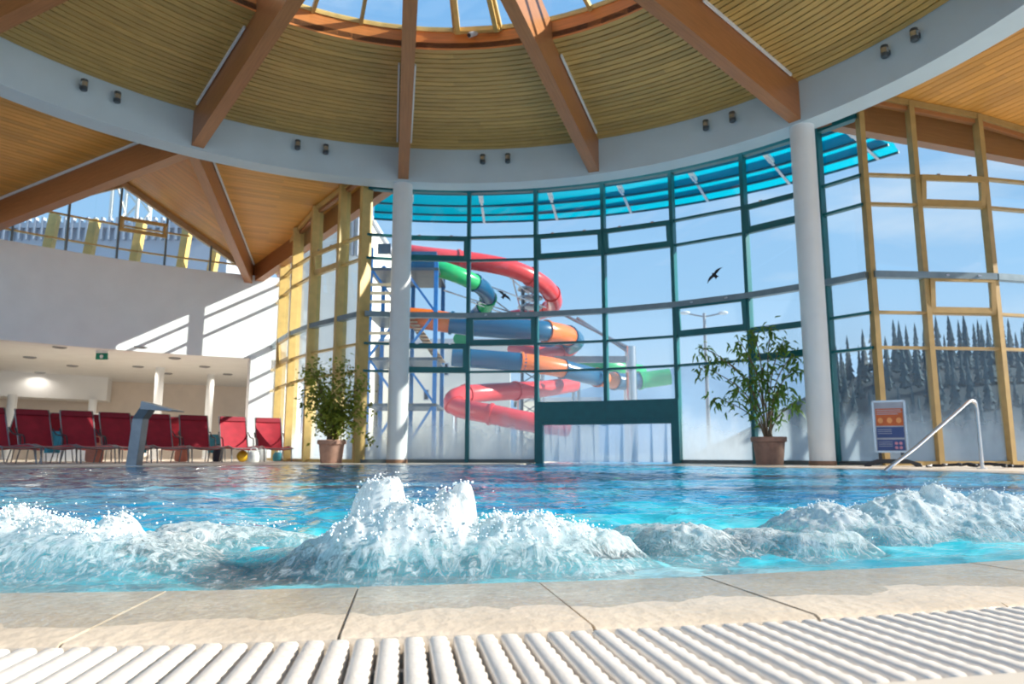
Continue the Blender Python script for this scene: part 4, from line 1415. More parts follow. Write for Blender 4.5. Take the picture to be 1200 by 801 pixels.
T = [c + Vector(v) for v in ((0.64, -0.26, 0.842), (0.64, 0.16, 0.842), (0.64, 0.16, 0.826), (0.64, -0.26, 0.826))]
mb._cuboid(c0 + T, 0.7, 0.4, 0.1)
mb.build('nozzle', M['grey_metal'], root)
MB().lathe([(0, 0), (0.17, 0), (0.17, 0.012), (0, 0.012)], c, seg=20).build('base_plate', M['steel'], root)

# ------------------------------------------------------------------ spotlights on the ring
for aa in (146.4, 142.3, 144.3, 140.2, 115.5, 111.3, 86.8, 82.8, 51.7, 47.75, 26.5, 22.7):
    if aa in (146.4, 142.3): continue
    p = pol(R_RING, aa, 6.37)
    nr = (Vector((CX, CY, 6.37)) - p); nr.z = 0; nr.normalize()
    root = empty('spotlight', p)
    MB().bar(p + nr * 0.0005, p + nr * 0.05, 0.06, 0.08).build('bracket', M['dark_steel'], root)
    c = p + nr * 0.10
    MB().lathe([(0.0, -0.10), (0.045, -0.10), (0.058, -0.085), (0.058, 0.085), (0.05, 0.10), (0.0, 0.10)], c, seg=16).build('housing', M['dark_steel'], root, smooth=True)
    MB().lathe([(0.0595, -0.03), (0.0595, 0.05)], c, seg=16).build('band', M['steel'], root)
    where = 'over the gallery wall side' if aa > 130 else 'above the leafy bush and left glass wing' if aa > 100 else 'above the slides seen through the glass' if aa > 70 else 'above the bird decal and sparse plant' if aa > 40 else 'above the handrail and right glass wing'
    tag(root, 'small dark spotlight on the white ring ' + where, 'spotlight', 'spotlight pairs on the ring')
# security camera on the skylight curb
p = pol(R_OC, 84.6, 7.42)
nr = (Vector((CX, CY, p.z)) - p).normalized()
root = tag(empty('security_camera', p), 'small white security camera on the skylight curb', 'camera')
MB().bar(p, p + nr * 0.08 - Vector((0, 0, 0.03)), 0.03, 0.03).build('arm', M['lamp_white'], root)
MB().tube([p + nr * 0.06 - Vector((0, 0, 0.06)), p + nr * 0.16 - Vector((0.10, 0, 0.16))], 0.045, 12).build('body', M['lamp_white'], root, smooth=True)
MB().tube([p + nr * 0.155 - Vector((0.095, 0, 0.155)), p + nr * 0.165 - Vector((0.105, 0, 0.168))], 0.035, 12).build('lens', M['black'], root)

# ------------------------------------------------------------------ poster stand, handrail, cable
c = on_ring(1046, 7.9)
root = tag(empty('poster_stand', c), 'grey framed poster stand with orange and blue poster on a black base', 'poster stand')
fx = Vector((c.y, -c.x, 0)).normalized(); fn = Vector((-c.x, -c.y, 0)).normalized()
up = Vector((0, 0, 1))
def PP(u, v, d_=0.0): return c + fx * u + up * v + fn * d_
Wd, H0, H1 = 0.215, 0.22, 0.98
MB().prism([PP(-Wd, H0), PP(Wd, H0), PP(Wd, H1), PP(-Wd, H1)], fn * 0.03).build('board', M['poster_grey'], root)
mb = MB()
mb.bar(PP(-Wd, H0, 0.02), PP(Wd, H0, 0.02), 0.05, 0.03); mb.bar(PP(-Wd, H1, 0.02), PP(Wd, H1, 0.02), 0.05, 0.03)
mb.bar(PP(-Wd, H0, 0.02), PP(-Wd, H1, 0.02), 0.03, 0.05, up=fn); mb.bar(PP(Wd, H0, 0.02), PP(Wd, H1, 0.02), 0.03, 0.05, up=fn)
mb.build('frame', M['steel'], root)
def rect(u0, u1, v0, v1, m_, name='print', d_=0.031):
    return MB().prism([PP(u0, v0, d_), PP(u1, v0, d_), PP(u1, v1, d_), PP(u0, v1, d_)], fn * 0.001).build(name, m_, root)
poster = rect(-0.185, 0.185, 0.61, 0.87, M['poster_orange'], 'orange_panel')
rect(-0.185, 0.185, 0.43, 0.59, M['poster_blue'], 'blue_panel'); rect(-0.185, 0.185, 0.24, 0.40, M['poster_blue'], 'blue_panel')
for k, (u0, u1, v) in enumerate(((-0.17, 0.16, 0.84), (-0.17, 0.17, 0.81), (-0.17, 0.12, 0.78))):
    rect(u0, u1, v, v + 0.012, M['poster_grey'], 'text_line', 0.0325)
for u in (-0.125, 0.0, 0.125):
    MB().prism([PP(u + 0.038 * math.cos(t * 0.785 + 0.39), 0.69 + 0.045 * math.sin(t * 0.785 + 0.39), 0.0325) for t in range(8)], fn * 0.001).build('pictogram', M['poster_mark'], root)
for v in (0.55, 0.52, 0.49, 0.36, 0.33, 0.30):
    rect(-0.17, 0.02, v, v + 0.009, M['poster_grey'], 'text_line', 0.0325)
for u in (0.07, 0.13):
    for v in (0.28, 0.345):
        MB().prism([PP(u + 0.024 * math.cos(t * 0.785), v + 0.024 * math.sin(t * 0.785), 0.0325) for t in range(8)], fn * 0.001).build('pictogram', M['poster_pink'], root)
for u in (-0.16, 0.14):
    MB().bar(PP(u, 0.08, 0.01), PP(u, H0, 0.01), 0.035, 0.035).build('leg', M['black'], root)
mb = MB()
prof = [(-0.39, 0.0), (-0.37, 0.05), (-0.2, 0.11), (0.2, 0.11), (0.37, 0.05), (0.39, 0.0), (0.3, 0.0), (0.24, 0.045), (-0.24, 0.045), (-0.3, 0.0)]
mb.prism([PP(u, v, -0.16) for u, v in prof], fn * 0.34)
mb.build('base', M['black'], root, bevel=0.01)

hb = [at(1030, 546, 9.0), at(1136, 470, 9.5), at(1147, 540, 9.55)]
hb[0].z = -0.15; 
pth = [Vector((4.35, 9.0, -0.16)), Vector((4.55, 9.05, 0.0)), Vector((5.0, 9.18, 0.27)), Vector((5.75, 9.42, 0.77)), Vector((5.86, 9.46, 0.845)), Vector((5.93, 9.48, 0.87)), Vector((5.985, 9.49, 0.84)), Vector((6.0, 9.5, 0.76)), Vector((6.0, 9.5, 0.0))]
root = tag(empty('handrail', (6.0, 9.5, 0.0)), 'chrome pool handrail sloping down into the water', 'handrail')
MB().tube(pth, 0.023, 12).build('tube', M['steel'], root, smooth=True)
MB().lathe([(0, 0), (0.06, 0), (0.06, 0.012), (0, 0.012)], (6.0, 9.5, 0), seg=16).build('flange', M['steel'], root)
rnd = random.Random(3)
c = on_ring(1135, 7.75)
pts = [c + Vector((-0.55 + 1.25 * t / 26 + rnd.uniform(-0.03, 0.03), rnd.uniform(-0.12, 0.12), 0.025 + rnd.uniform(0, 0.035) * math.sin(t / 26 * 3.14))) for t in range(27)]
o_ = MB().tube(catmull(pts, 3), 0.020, 6).build('hose', M['black'], smooth=True)
tag(o_, 'black hose lying in a tangle on the deck behind the handrail', 'hose')
pts = [on_ring(968, 8.3) + Vector((0, 0, 0.015)), on_ring(985, 8.3) + Vector((0, 0, 0.05)), on_ring(1005, 8.28) + Vector((0, 0, 0.03)), on_ring(1025, 8.2) + Vector((0, 0, 0.015))]
o_ = MB().tube(catmull(pts, 6), 0.008, 6).build('cable', M['black'], smooth=True)
tag(o_, 'thin black cable on the deck between column and poster stand', 'cable')

# ------------------------------------------------------------------ potted plants
def pot(root, c, rt, rb, h):
    MB().lathe([(0.0, 0.0), (rb, 0.0), (rb + 0.01, 0.03), (rt - 0.02, h - 0.09), (rt + 0.012, h - 0.085), (rt + 0.016, h - 0.01), (rt, h), (rt - 0.035, h), (rt - 0.04, h - 0.06)], c, seg=32).build('pot', M['terracotta'], root, smooth=True)
    MB().lathe([(0.0, h - 0.05), (rt - 0.03, h - 0.065)], c, seg=20).build('soil', M['soil'], root)


def leaf_mesh(l, w_):
    """pointed folded leaf along +x"""
    v = [(0, 0, 0), (0.3 * l, w_ / 2, 0.012 * l / 0.1), (0.65 * l, w_ * 0.42, 0.0), (l, 0, -0.12 * l), (0.65 * l, -w_ * 0.42, 0.0), (0.3 * l, -w_ / 2, 0.012 * l / 0.1), (0.35 * l, 0, -0.004), (0.7 * l, 0, -0.02 * l)]
    f = [(0, 6, 1), (1, 6, 7, 2), (2, 7, 3), (0, 5, 6), (5, 4, 7, 6), (4, 3, 7)]
    return v, f


# leafy bush at the left glass wing
c = on_ring(388, 8.05)
root = tag(empty('potted_bush', c), 'leafy green bush in a terracotta pot before the sunlit ochre mullions', 'potted plant')
pot(root, c, 0.27, 0.20, 0.46)
rnd = random.Random(11)
stems = MB(); fol = MB()
lv, lf = leaf_mesh(0.098, 0.05)
def add_leaf(mb, p, dirv, roll, sc):
    d = dirv.normalized()
    s = d.cross(Vector((0, 0, 1)))
    if s.length < 1e-3: s = Vector((1, 0, 0))
    s.normalize(); u = s.cross(d)
    s2 = s * math.cos(roll) + u * math.sin(roll); u2 = s2.cross(d)
    i = len(mb.v)
    mb.v += [p + (d * a + s2 * b_ + u2 * z_) * sc for a, b_, z_ in lv]
    for fc in lf: mb.f.append(tuple(i + k for k in fc)); mb.uv.append([(0, 0)] * len(fc))
tops = []
for k in range(15):
    a = rnd.uniform(0, 6.28); rr = rnd.uniform(0.1, 0.74)
    h = rnd.uniform(0.75, 1.92) if k > 2 else 1.85
    tip = Vector((math.cos(a) * rr, math.sin(a) * rr * 0.6, 0.42 + h * (1 - 0.35 * rr)))
    p = catmull([Vector((rnd.uniform(-0.08, 0.08), rnd.uniform(-0.08, 0.08), 0.40)), Vector((tip.x * 0.25, tip.y * 0.25, 0.40 + (tip.z - 0.4) * 0.45)), tip], 7)
    p = [c + q for q in p]
    stems.tube(p, [0.017 - 0.013 * j / (len(p) - 1) for j in range(len(p))], 6)
    tops.append(p)
tops.append([c + q for q in catmull([Vector((0.1, 0, 0.8)), Vector((0.45, -0.1, 0.72)), Vector((0.72, -0.1, 0.5)), Vector((0.85, -0.1, 0.36))], 6)])
stems.tube(tops[-1], 0.006, 5)
for p in tops:
    for q in range(150):
        t = rnd.uniform(0.28, 1.0); i_ = min(len(p) - 2, int(t * (len(p) - 1)))
        b_ = p[i_].lerp(p[i_ + 1], rnd.random())
        jit = Vector((rnd.gauss(0, 0.14), rnd.gauss(0, 0.11), rnd.gauss(0, 0.11)))
        if p is tops[-1]: jit *= 0.35
        if p is tops[-1] and q > 40: break
        add_leaf(fol, b_ + jit, Vector((rnd.gauss(0, 1), rnd.gauss(0, 1), rnd.gauss(-0.35, 0.5))), rnd.uniform(-1, 1), rnd.uniform(0.75, 1.25))
stems.build('stems', M['bark'], root, smooth=True)
tag(fol.build('foliage', M['leaf2'], root), kind='stuff')

# sparse plant with long leaves, each leaf its own part
c = on_ring(902, 8.0)
root = tag(empty('potted_plant', c), 'tall sparse plant with long narrow leaves in a terracotta pot by the column', 'potted plant')
pot(root, c, 0.29, 0.22, 0.48)
rnd = random.Random(23)
lv, lf = leaf_mesh(0.20, 0.050)
me = bpy.data.meshes.new('leaf'); me.from_pydata(lv, [], lf); me.materials.append(M['leaf']); me.update()
ends = [(-1.00, 1.95), (-1.08, 1.55), (-0.80, 1.72), (-0.55, 1.98), (-0.62, 1.15), (-0.30, 1.85), (-0.10, 1.55), (0.10, 2.25), (0.05, 1.1), (0.35, 1.75), (0.42, 1.25), (0.50, 1.55), (0.48, 0.95), (-0.85, 1.05), (-0.35, 1.4), (0.25, 2.0), (-0.2, 2.2)]
nleaf = 0
inner = MB()
for k, (ex, ez) in enumerate(ends):
    ey = rnd.uniform(-0.45, 0.25)
    tip = Vector((ex, ey, ez + 0.12))
    mid = Vector((ex * 0.35, ey * 0.35, 0.42 + (ez - 0.42) * 0.72))
    droop = tip + Vector((ex * 0.12, 0, -0.14))
    p = [c + q for q in catmull([Vector((rnd.uniform(-0.06, 0.06), rnd.uniform(-0.06, 0.06), 0.42)), mid, tip, droop], 7)]
    MB().tube(p, [0.014 - 0.011 * j / (len(p) - 1) for j in range(len(p))], 6).build('branch', M['bark'], root, smooth=True)
    nl = 17
    for q in range(26):
        t = rnd.uniform(0.3, 0.95); i_ = min(len(p) - 2, int(t * (len(p) - 1)))
        add_leaf(inner, p[i_] + Vector((rnd.gauss(0, 0.09), rnd.gauss(0, 0.09), rnd.gauss(0, 0.08))), Vector((rnd.gauss(0, 1), rnd.gauss(0, 1), rnd.gauss(-0.6, 0.5))), rnd.uniform(-1, 1), rnd.uniform(0.5, 0.85))
    for j in range(nl):
        t = 0.22 + 0.78 * (j + rnd.random()) / nl
        i_ = min(len(p) - 2, int(t * (len(p) - 1)))
        b_ = p[i_].lerp(p[i_ + 1], rnd.random())
        o_ = bpy.data.objects.new('leaf', me); COL.objects.link(o_); o_.parent = root
        o_.location = b_ - c + Vector((rnd.gauss(0, 0.05), rnd.gauss(0, 0.05), rnd.gauss(0, 0.04)))
        yaw = rnd.uniform(0, 6.28)
        o_.rotation_euler = (rnd.uniform(-0.7, 0.7), rnd.uniform(0.2, 1.2), yaw)
        s = rnd.uniform(0.75, 1.25); o_.scale = (s, s, s)
        nleaf += 1

tag(inner.build('small_leaves', M['leaf'], root), kind='stuff')

# ================================================================== OUTSIDE
mb = MB()
mb.lathe([(0.5, -0.32), (600, -0.32)], (CX, CY, 0), seg=48)
tag(mb.build('ground', M['ground']), 'grey outdoor ground around the hall', 'ground', kind='structure')
mb = MB()
mb.lathe([(8.62, -0.3), (8.62, -0.03), (45, -0.03), (45, -0.3)], (CX, CY, 0), seg=60, a0=CH1 + 0.4, a1=128, closed_prof=True)
mb.lathe([(8.62, -0.3), (8.62, -0.03), (45, -0.03), (45, -0.3)], (CX, CY, 0), seg=60, a0=-30, a1=CH0 - 0.4, closed_prof=True)
mb.lathe([(15.5, -0.3), (15.5, -0.03), (45, -0.03), (45, -0.3)], (CX, CY, 0), seg=20, a0=CH0 - 0.4, a1=CH1 + 0.4, closed_prof=True)
tag(mb.build('terrace', M['ground']), 'pale grey paved terrace outside the glass front', 'terrace', kind='structure')

# awning
mb = MB()
A0, A1, NSEG = 103.0, 36.0, 40
prof = [(8.72, 6.48), (9.10, 6.14), (9.12, 6.42), (9.62, 6.04), (9.64, 6.30), (10.06, 5.96), (10.08, 6.16), (10.45, 5.90)]
root = tag(empty('awning', pol(9.5, AXIS, 6.0)), 'turquoise fabric awning in curved folds above the glass front', 'awning', kind='structure')
for band, (i0, i1) in enumerate(((0, 3), (2, 5), (4, 8))):
    mb = MB()
    for k in range(NSEG):
        t0, t1 = A0 + (A1 - A0) * k / NSEG, A0 + (A1 - A0) * (k + 1) / NSEG
        for j in range(i0, i1 - 1):
            (r0, z0), (r1, z1) = prof[j], prof[j + 1]
            mb.quad([pol(r0, t0, z0), pol(r1, t0, z1), pol(r1, t1, z1), pol(r0, t1, z0)])
    mb.build('fabric_fold', M['awning'], root, smooth=True)
for rr, zz in ((9.11, 6.12), (9.63, 6.02), (10.07, 5.94), (10.45, 5.89)):  # added dark tubes that draw the shade lines between the folds
    MB().tube([pol(rr, A0 + (A1 - A0) * k / 40, zz) for k in range(41)], 0.028, 8).build('fold_shade_line', M['fold_line_teal'], root, smooth=True)
for k in range(7):
    a_ = 98.0 - 10 * k
    MB().bar(pol(8.68, a_, 6.25), pol(10.4, a_, 5.86), 0.06, 0.05).build('arm', M['steel'], root)
    MB().bar(pol(9.1, a_, 6.16), pol(9.5, a_, 6.08), 0.10, 0.07).build('arm_joint', M['white'], root)


# slides: each a chain of coloured tube sections with flanges
def slide(name, label, path, secs, r, sides=16, flange=True, legs=()):
    pts = catmull([at(*p) for p in path], 10)
    base = pts[0].copy(); base.z = 0
    root = tag(empty(name, base), label, 'water slide', 'outdoor water slides', 'thing')
    n = len(pts)
    for (f0, f1, m_) in secs:
        i0, i1 = int(f0 * (n - 1)), int(round(f1 * (n - 1)))
        MB().tube(pts[i0:i1 + 1], r, sides).build('tube_section', m_, root, smooth=True)
        if flange and i0 > 0:
            t = (pts[i0 + 1] - pts[i0]).normalized()
            MB().tube([pts[i0] - t * 0.05, pts[i0] + t * 0.05], r * 1.14, sides).build('flange', m_, root, smooth=True)
    for fr_ in legs:
        p = pts[int(fr_ * (n - 1))]
        MB().tube([Vector((p.x, p.y, -0.03)), p - Vector((0, 0, r * 0.9))], 0.09, 8).build('support_leg', M['steel'], root, smooth=True)
    return pts


RD, BL, GN, OR_ = M['slide_red'], M['slide_blue'], M['slide_green'], M['slide_orange']
slide('tube_slide', 'red closed tube slide sweeping down from the stair tower, the highest slide',
      [(470, 296, 31), (510, 301, 31), (555, 306, 31.5), (600, 315, 32), (632, 330, 33), (647, 345, 35), (648, 358, 37), (632, 366, 39), (600, 372, 40)],
      [(0, .2, RD), (.2, .45, RD), (.45, .62, RD), (.62, .8, RD), (.8, 1, RD)], 0.40)
slide('tube_slide', 'green and blue spiral tube slide below the highest red slide',
      [(498, 311, 30), (525, 318, 30), (548, 327, 30.5), (566, 338, 31.5), (572, 352, 33), (562, 366, 34), (548, 380, 34), (540, 398, 33)],
      [(0, .35, GN), (.35, .55, BL), (.55, .66, GN), (.66, .80, BL), (.80, 1, GN)], 0.36)
slide('open_slide', 'blue and orange open slide curving at transom height behind the mast',
      [(470, 372, 30), (500, 374, 30), (550, 381, 30), (600, 385, 30), (640, 388, 30.5), (664, 393, 32), (674, 400, 34.5), (660, 407, 37), (630, 410, 38)],
      [(0, .20, OR_), (.20, .50, BL), (.50, .64, OR_), (.64, 1, BL)], 0.44)
slide('open_slide', 'long blue and orange slide ending in a green chute by the grey mast',
      [(530, 418, 29), (570, 421, 29), (607, 424, 29), (645, 429, 29.5), (680, 437, 30.5), (705, 443, 32), (730, 447, 33), (755, 445, 33.5), (785, 441, 33.5)],
      [(0, .27, BL), (.27, .43, OR_), (.43, .60, BL), (.60, .70, OR_), (.70, .86, BL), (.86, 1, GN)], 0.38)
slide('tube_slide', 'red tube slide looping low around the slide mast',
      [(672, 450, 34), (640, 455, 32), (600, 458, 30), (565, 460, 29), (540, 463, 28), (531, 470, 27.3), (540, 478, 27), (575, 485, 26.5), (620, 494, 26.5), (665, 500, 27)],
      [(0, .22, RD), (.22, .42, RD), (.42, .60, RD), (.60, .78, RD), (.78, 1, RD)], 0.36, legs=(0.2, 0.5, 0.8))
slide('tube_slide', 'short red tube slide between the blue and orange slides',
      [(600, 408, 36), (630, 414, 35), (655, 413, 36), (672, 406, 38), (660, 400, 40)], [(0, .5, RD), (.5, 1, RD)], 0.34, legs=(0.3, 0.8))
slide('tube_slide', 'green tube slide section behind the grey mast beam',
      [(660, 434, 40), (690, 428, 38), (720, 430, 38), (750, 436, 40)], [(0, .5, GN), (.5, 1, GN)], 0.42, legs=(0.2, 0.8))

# central slide mast with rods
c = at(622, 540, 35.6); c.z = -0.03
root = tag(empty('slide_mast', c), 'dark steel lattice mast in the middle of the water slides', 'mast')
H = at(622, 337, 35.6).z
for sx, sy in ((-1, -1), (1, -1), (1, 1), (-1, 1)):
    MB().bar(c + Vector((sx * 0.45, sy * 0.45, 0)), c + Vector((sx * 0.35, sy * 0.35, H)), 0.10, 0.10).build('post', M['dark_steel'], root)
nb_ = 16
for k in range(nb_):
    z0, z1 = H * k / nb_, H * (k + 1) / nb_
    for sx, sy, tx, ty in ((-1, -1, 1, -1), (1, -1, 1, 1), (1, 1, -1, 1), (-1, 1, -1, -1)):
        s = 0.42
        a, b_ = c + Vector((sx * s, sy * s, z0)), c + Vector((tx * s, ty * s, z1))
        if k % 2: a, b_ = c + Vector((tx * s, ty * s, z0)), c + Vector((sx * s, sy * s, z1))
        MB().bar(a, b_, 0.05, 0.05).build('brace', M['grey_metal'], root)
for k in range(5):
    MB().lathe([(0, H - 0.45 * k - 0.1), (0.62, H - 0.45 * k - 0.1), (0.62, H - 0.45 * k), (0, H - 0.45 * k)], c - Vector((0, 0, 0)), seg=16).build('collar', M['grey_metal'], root)
for a_, b_ in (((590, 318, 32), (628, 352, 35.5)), ((545, 325, 30.6), (610, 375, 35.5)), ((560, 330, 31), (640, 360, 35.5)), ((520, 340, 30), (618, 372, 35.5)), ((548, 352, 32), (615, 376, 35.5)), ((600, 325, 32), (612, 370, 35.5))):
    MB().tube([at(*a_), at(*b_)], 0.035, 6).build('tie_rod', M['steel'], root)

# grey mast with beam and cables
c = at(742, 540, 32.1); c.z = -0.03
root = tag(empty('slide_support', c), 'grey round support mast with horizontal beam at the slide end', 'mast')
zt = at(742, 405, 32.1).z
MB().tube([c, c + Vector((0, 0, zt))], 0.24, 16).build('pole', M['steel'], root, smooth=True)
MB().bar(at(650, 421, 33.0), at(742, 421, 32.1), 0.25, 0.28).build('beam', M['grey_metal'], root)
MB().tube([at(660, 368, 32.4), at(742, 410, 32.1)], 0.07, 8).build('stay', M['grey_metal'], root)
MB().tube([at(676, 372, 32.4), at(742, 416, 32.1)], 0.07, 8).build('stay', M['grey_metal'], root)

# blue stair tower
Yt = 29.0
xl, xr = at(432, 400, Yt).x, at(510, 400, Yt).x
root = tag(empty('stair_tower', ((xl + xr) / 2, Yt, -0.03)), 'blue steel slide stair tower with timber guard rails', 'stair tower')
Ht = at(450, 290, Yt).z
zdk = at(450, 314, Yt).z
cols_ = [(x_, y_) for x_ in (xl, (xl + xr) / 2, xr) for y_ in (Yt, Yt + 3)]
for x_, y_ in cols_:
    MB().bar((x_, y_, -0.03), (x_, y_, Ht if x_ < xr - 0.1 else zdk + 0.4), 0.16, 0.16).build('post', M['tower_blue'], root)
lev = [zdk * t for t in (0.28, 0.52, 0.76, 1.0)]
for z_ in lev:
    MB().box(xl - 0.1, xr + 0.1, Yt - 0.1, Yt + 3.1, z_ - 0.12, z_).build('platform', M['dark_steel'], root)
for i, z_ in enumerate([0] + lev[:-1]):
    z2 = lev[i]
    for x0, x1 in ((xl, (xl + xr) / 2), ((xl + xr) / 2, xr)):
        a, b_ = (x0, Yt, z_), (x1, Yt, z2)
        if i % 2: a, b_ = (x1, Yt, z_), (x0, Yt, z2)
        MB().bar(a, b_, 0.09, 0.09).build('brace', M['tower_blue'], root)
for z_ in (lev[2] + 0.35, lev[2] + 0.7, lev[2] + 1.05, lev[1] + 0.5, lev[1] + 0.9):
    MB().box(xl - 0.15, (xl + xr) / 2 + 0.3, Yt - 0.16, Yt - 0.12, z_, z_ + 0.12).build('guard_rail', M['tan_wood'], root)
for k in range(14):
    t = k / 13
    MB().box(xl + 1.3 + 1.3 * t, xl + 1.65 + 1.3 * t, Yt + 0.4, Yt + 1.4, lev[2] + (lev[1] - lev[2]) * t - 0.04, lev[2] + (lev[1] - lev[2]) * t).build('stair_tread', M['tan_wood'], root)
MB().box(at(443, 300, Yt).x, at(458, 300, Yt).x, Yt - 0.1, Yt - 0.02, at(450, 298, Yt).z, at(450, 286, Yt).z).build('notice_board', M['dark_steel'], root)
MB().box(xl + 1.3, xr, Yt, Yt + 3, zdk, zdk + 0.7).build('launch_tub', M['slide_blue'], root)

# buildings behind
def block(name, label, px0, px1, pyt, Y, depth, mat_, windows=(), slats=None):
    a, b_ = at(px0, 400, Y), at(px1, 400, Y)
    h = at((px0 + px1) / 2, pyt, Y).z
    root = tag(empty(name, ((a.x + b_.x) / 2, Y, -0.3)), label, 'building')
    MB().box(a.x, b_.x, Y, Y + depth, -0.3, h).build('wall', mat_, root)
    MB().box(a.x - 0.2, b_.x + 0.2, Y - 0.2, Y + depth + 0.2, h, h + 0.25).build('roof_edge', M['facade_grey'], root)
    for (x0, x1, y0, y1) in windows:
        p, q = at(x0, y1, Y), at(x1, y0, Y)
        w_ = MB().box(p.x, q.x, Y - 0.06, Y + 0.02, p.z, q.z).build('window', M['facade_grey'], root)
        MB().box(p.x + 0.06, q.x - 0.06, Y - 0.08, Y - 0.05, p.z + 0.06, q.z - 0.06).build('pane', M['pane_dark'], w_)
    if slats:
        x0, x1, y0, y1, n = slats
        for k in range(n):
            u = x0 + (x1 - x0) * k / n
            p, q = at(u, y1, Y), at(u + (x1 - x0) / n * 0.55, y0, Y)
            MB().box(p.x, q.x, Y - 0.25, Y, p.z, q.z).build('slat', M['facade_grey'], root)
    return root


block('building', 'white rendered building behind the slides with small dark windows', 447, 598, 402, 44, 10, M['facade'],
      windows=((496, 503, 456, 469), (520, 526, 425, 440), (545, 551, 425, 440)))
block('building', 'tall pale building standing behind the blue stair tower', 330, 424, 250, 40, 9, M['facade'], slats=(396, 424, 256, 300, 5))
block('building', 'low pale pool house beyond the swim-out channel', 606, 700, 470, 48, 6, M['facade'], slats=(660, 700, 474, 500, 10))
block('building', 'grey slatted building seen through the clerestory window', -160, 260, 268, 34, 6, M['facade_grey'], slats=(-150, 250, 256, 282, 46))
# tower crane
def crane(name, label, px, Y, pyt):
    c = at(px, 400, Y); c.z = -0.3
    h = at(px, pyt, Y).z
    root = tag(empty(name, c), label, 'crane')
    w_ = 0.9
    mb = MB()
    for sx in (-1, 1):
        for sy in (-1, 1): mb.bar(c + Vector((sx * w_, sy * w_, 0)), c + Vector((sx * w_, sy * w_, h + 0.3)), 0.18, 0.18)
    mb.build('mast_legs', M['facade'], root)
    mb = MB()
    n = int(h / 2)
    for k in range(n):
        z0, z1 = h * k / n, h * (k + 1) / n
        for sy in (-1, 1):
            mb.bar(c + Vector((-w_, sy * w_, z0 if k % 2 else z1)), c + Vector((w_, sy * w_, z1 if k % 2 else z0)), 0.1, 0.1)
            mb.bar(c + Vector((sy * w_, -w_, z0 if k % 2 else z1)), c + Vector((sy * w_, w_, z1 if k % 2 else z0)), 0.1, 0.1)
    mb.build('lattice', M['facade'], root)
    return root


crane('crane_tower', 'white lattice crane tower seen through the clerestory window', 141, 50, 205)

# lamp post
c = at(832, 540, 31); c.z = -0.03
zt = at(832, 366, 31).z
root = tag(empty('street_lamp', c), 'double-armed grey street lamp outside above the sparse plant', 'street lamp')
MB().tube([c, c + Vector((0, 0, zt))], [0.09, 0.06], 10).build('pole', M['grey_metal'], root, smooth=True)
for s in (-1, 1):
    MB().tube(catmull([c + Vector((0, 0, zt - 0.15)), c + Vector((s * 0.4, 0, zt - 0.08)), c + Vector((s * 0.75, 0, zt))], 4), 0.035, 8).build('arm', M['grey_metal'], root, smooth=True)
    MB().ball(c + Vector((s * 0.82, 0, zt + 0.02)), 0.2, 12, 8, (1.1, 0.7, 0.4)).build('lamp_head', M['lamp_white'], root, smooth=True)

# far mountain ridge and wooded hill
def ridge(name, label, pts, Y, depth, m_):
    """pts: px, py of the crest"""
    nx, ny = 90, 14
    px = np.linspace(pts[0][0], pts[-1][0], nx)
    py = np.interp(px, [p[0] for p in pts], [p[1] for p in pts])
    X = np.zeros((nx, ny)); Yv = np.zeros((nx, ny)); Z = np.zeros((nx, ny))
    for i in range(nx):
        t = at(px[i], py[i], Y)
        for j in range(ny):
            u = j / (ny - 1)
            front = abs(2 * u - 1)
            k_ = math.cos(front * math.pi / 2) ** 1.3
            X[i, j] = t.x; Yv[i, j] = Y + (u - 0.5) * depth; Z[i, j] = -0.4 + (t.z + 0.4) * k_
    Z += (fbm(X / depth * 6, Yv / depth * 6, 4, 3) - 0.5) * depth * 0.05 * np.clip(Z / 10, 0, 1)
    return tag(grid_mesh(name, X, Yv, Z, m_), label, name.replace('_', ' '), kind='structure')


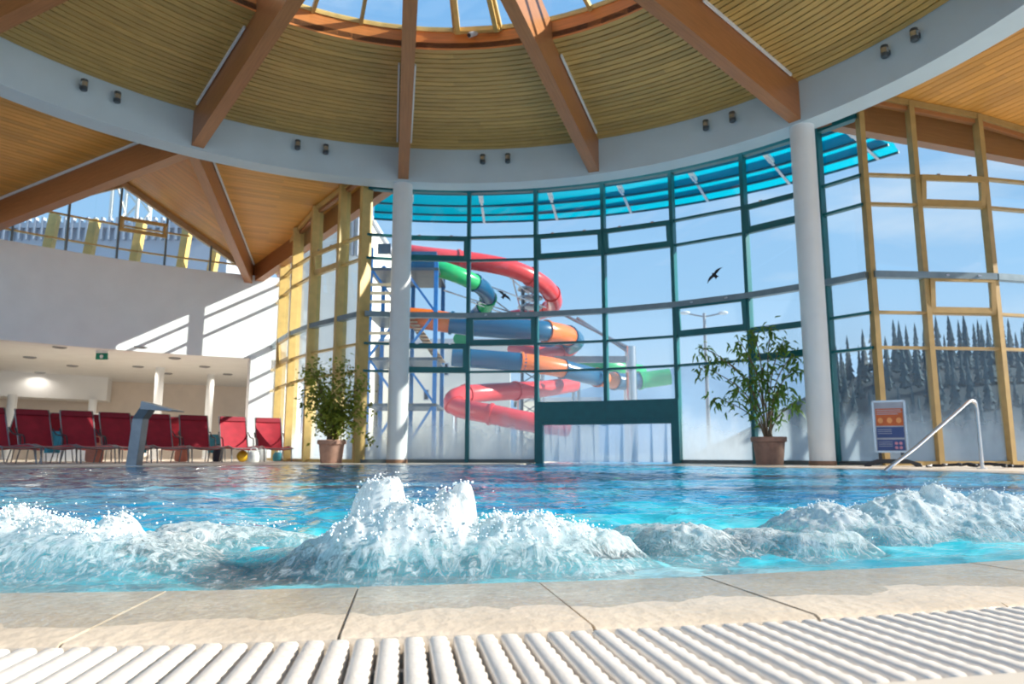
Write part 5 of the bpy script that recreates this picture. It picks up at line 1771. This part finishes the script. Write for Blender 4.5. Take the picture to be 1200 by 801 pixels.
ridge('mountain_ridge', 'faint blue mountain ridge on the horizon', [(560, 470), (660, 455), (760, 440), (850, 422), (920, 412), (1000, 420), (1100, 415), (1300, 400), (1600, 380)], 520, 240, M['mountain'])
hill = ridge('wooded_hill', 'dark wooded hillside beyond the right glass wing', [(860, 515), (930, 478), (985, 447), (1040, 425), (1100, 418), (1200, 415), (1350, 410), (1600, 405)], 78, 46, M['hill'])
# conifers on the hill
def conifer_mesh(seed):
    rnd = random.Random(seed)
    mb = MB()
    mb.lathe([(0.03, 0), (0.025, 0.15)], (0, 0, 0), seg=6)
    n = 8
    for k in range(n):
        z0 = 0.06 + 0.88 * k / n
        rr = 0.105 * (1 - k / n) ** 0.85 + 0.015
        seg = 11
        tip = Vector((0, 0, z0 + 0.20))
        ring = [Vector((rr * rnd.uniform(0.65, 1.15) * math.cos(6.283 * j / seg), rr * rnd.uniform(0.65, 1.15) * math.sin(6.283 * j / seg), z0 - rnd.uniform(0, 0.05))) for j in range(seg)]
        for j in range(seg):
            mb.quad([ring[j], ring[(j + 1) % seg], tip])
    return mb
trees = [conifer_mesh(s) for s in (1, 2, 3)]
tme = []
for t in trees:
    o_ = t.build('conifer', M['conifer']); tme.append(o_.data); 
    bpy.data.objects.remove(o_)
rnd = random.Random(5)
for row, (Yd, n, hs, off) in enumerate(((59, 22, 3.4, 0.0), (63, 22, 3.8, 0.0), (67, 22, 4.0, 2.2), (71, 22, 4.2, 4.2), (75, 22, 4.2, 4.2), (79, 22, 4.2, 5.6))):
    for k in range(n):
        px = 955 + (1330 - 955) * (k + 0.5 * (row % 2) + rnd.uniform(-0.12, 0.12)) / n
        crest = np.interp(px, [860, 930, 985, 1040, 1100, 1200, 1350], [515, 478, 447, 425, 418, 415, 410])
        p = at(px, crest, 78)
        u = (Yd - (78 - 23)) / 46.0
        zb = -0.4 + (p.z + 0.4) * math.cos(abs(2 * u - 1) * math.pi / 2) ** 1.3 - 0.5
        h = hs * rnd.choice((0.65, 0.8, 0.9, 1.0, 1.1, 1.25))
        o_ = bpy.data.objects.new('conifer', tme[rnd.randrange(3)]); COL.objects.link(o_)
        o_.location = (p.x * Yd / 78, Yd, zb)
        o_.scale = (h, h, h); o_.rotation_euler = (0, 0, rnd.uniform(0, 6.28))
        tag(o_, 'dark spruce on the wooded hillside beyond the right glass wing', 'tree', 'spruces on the hillside')
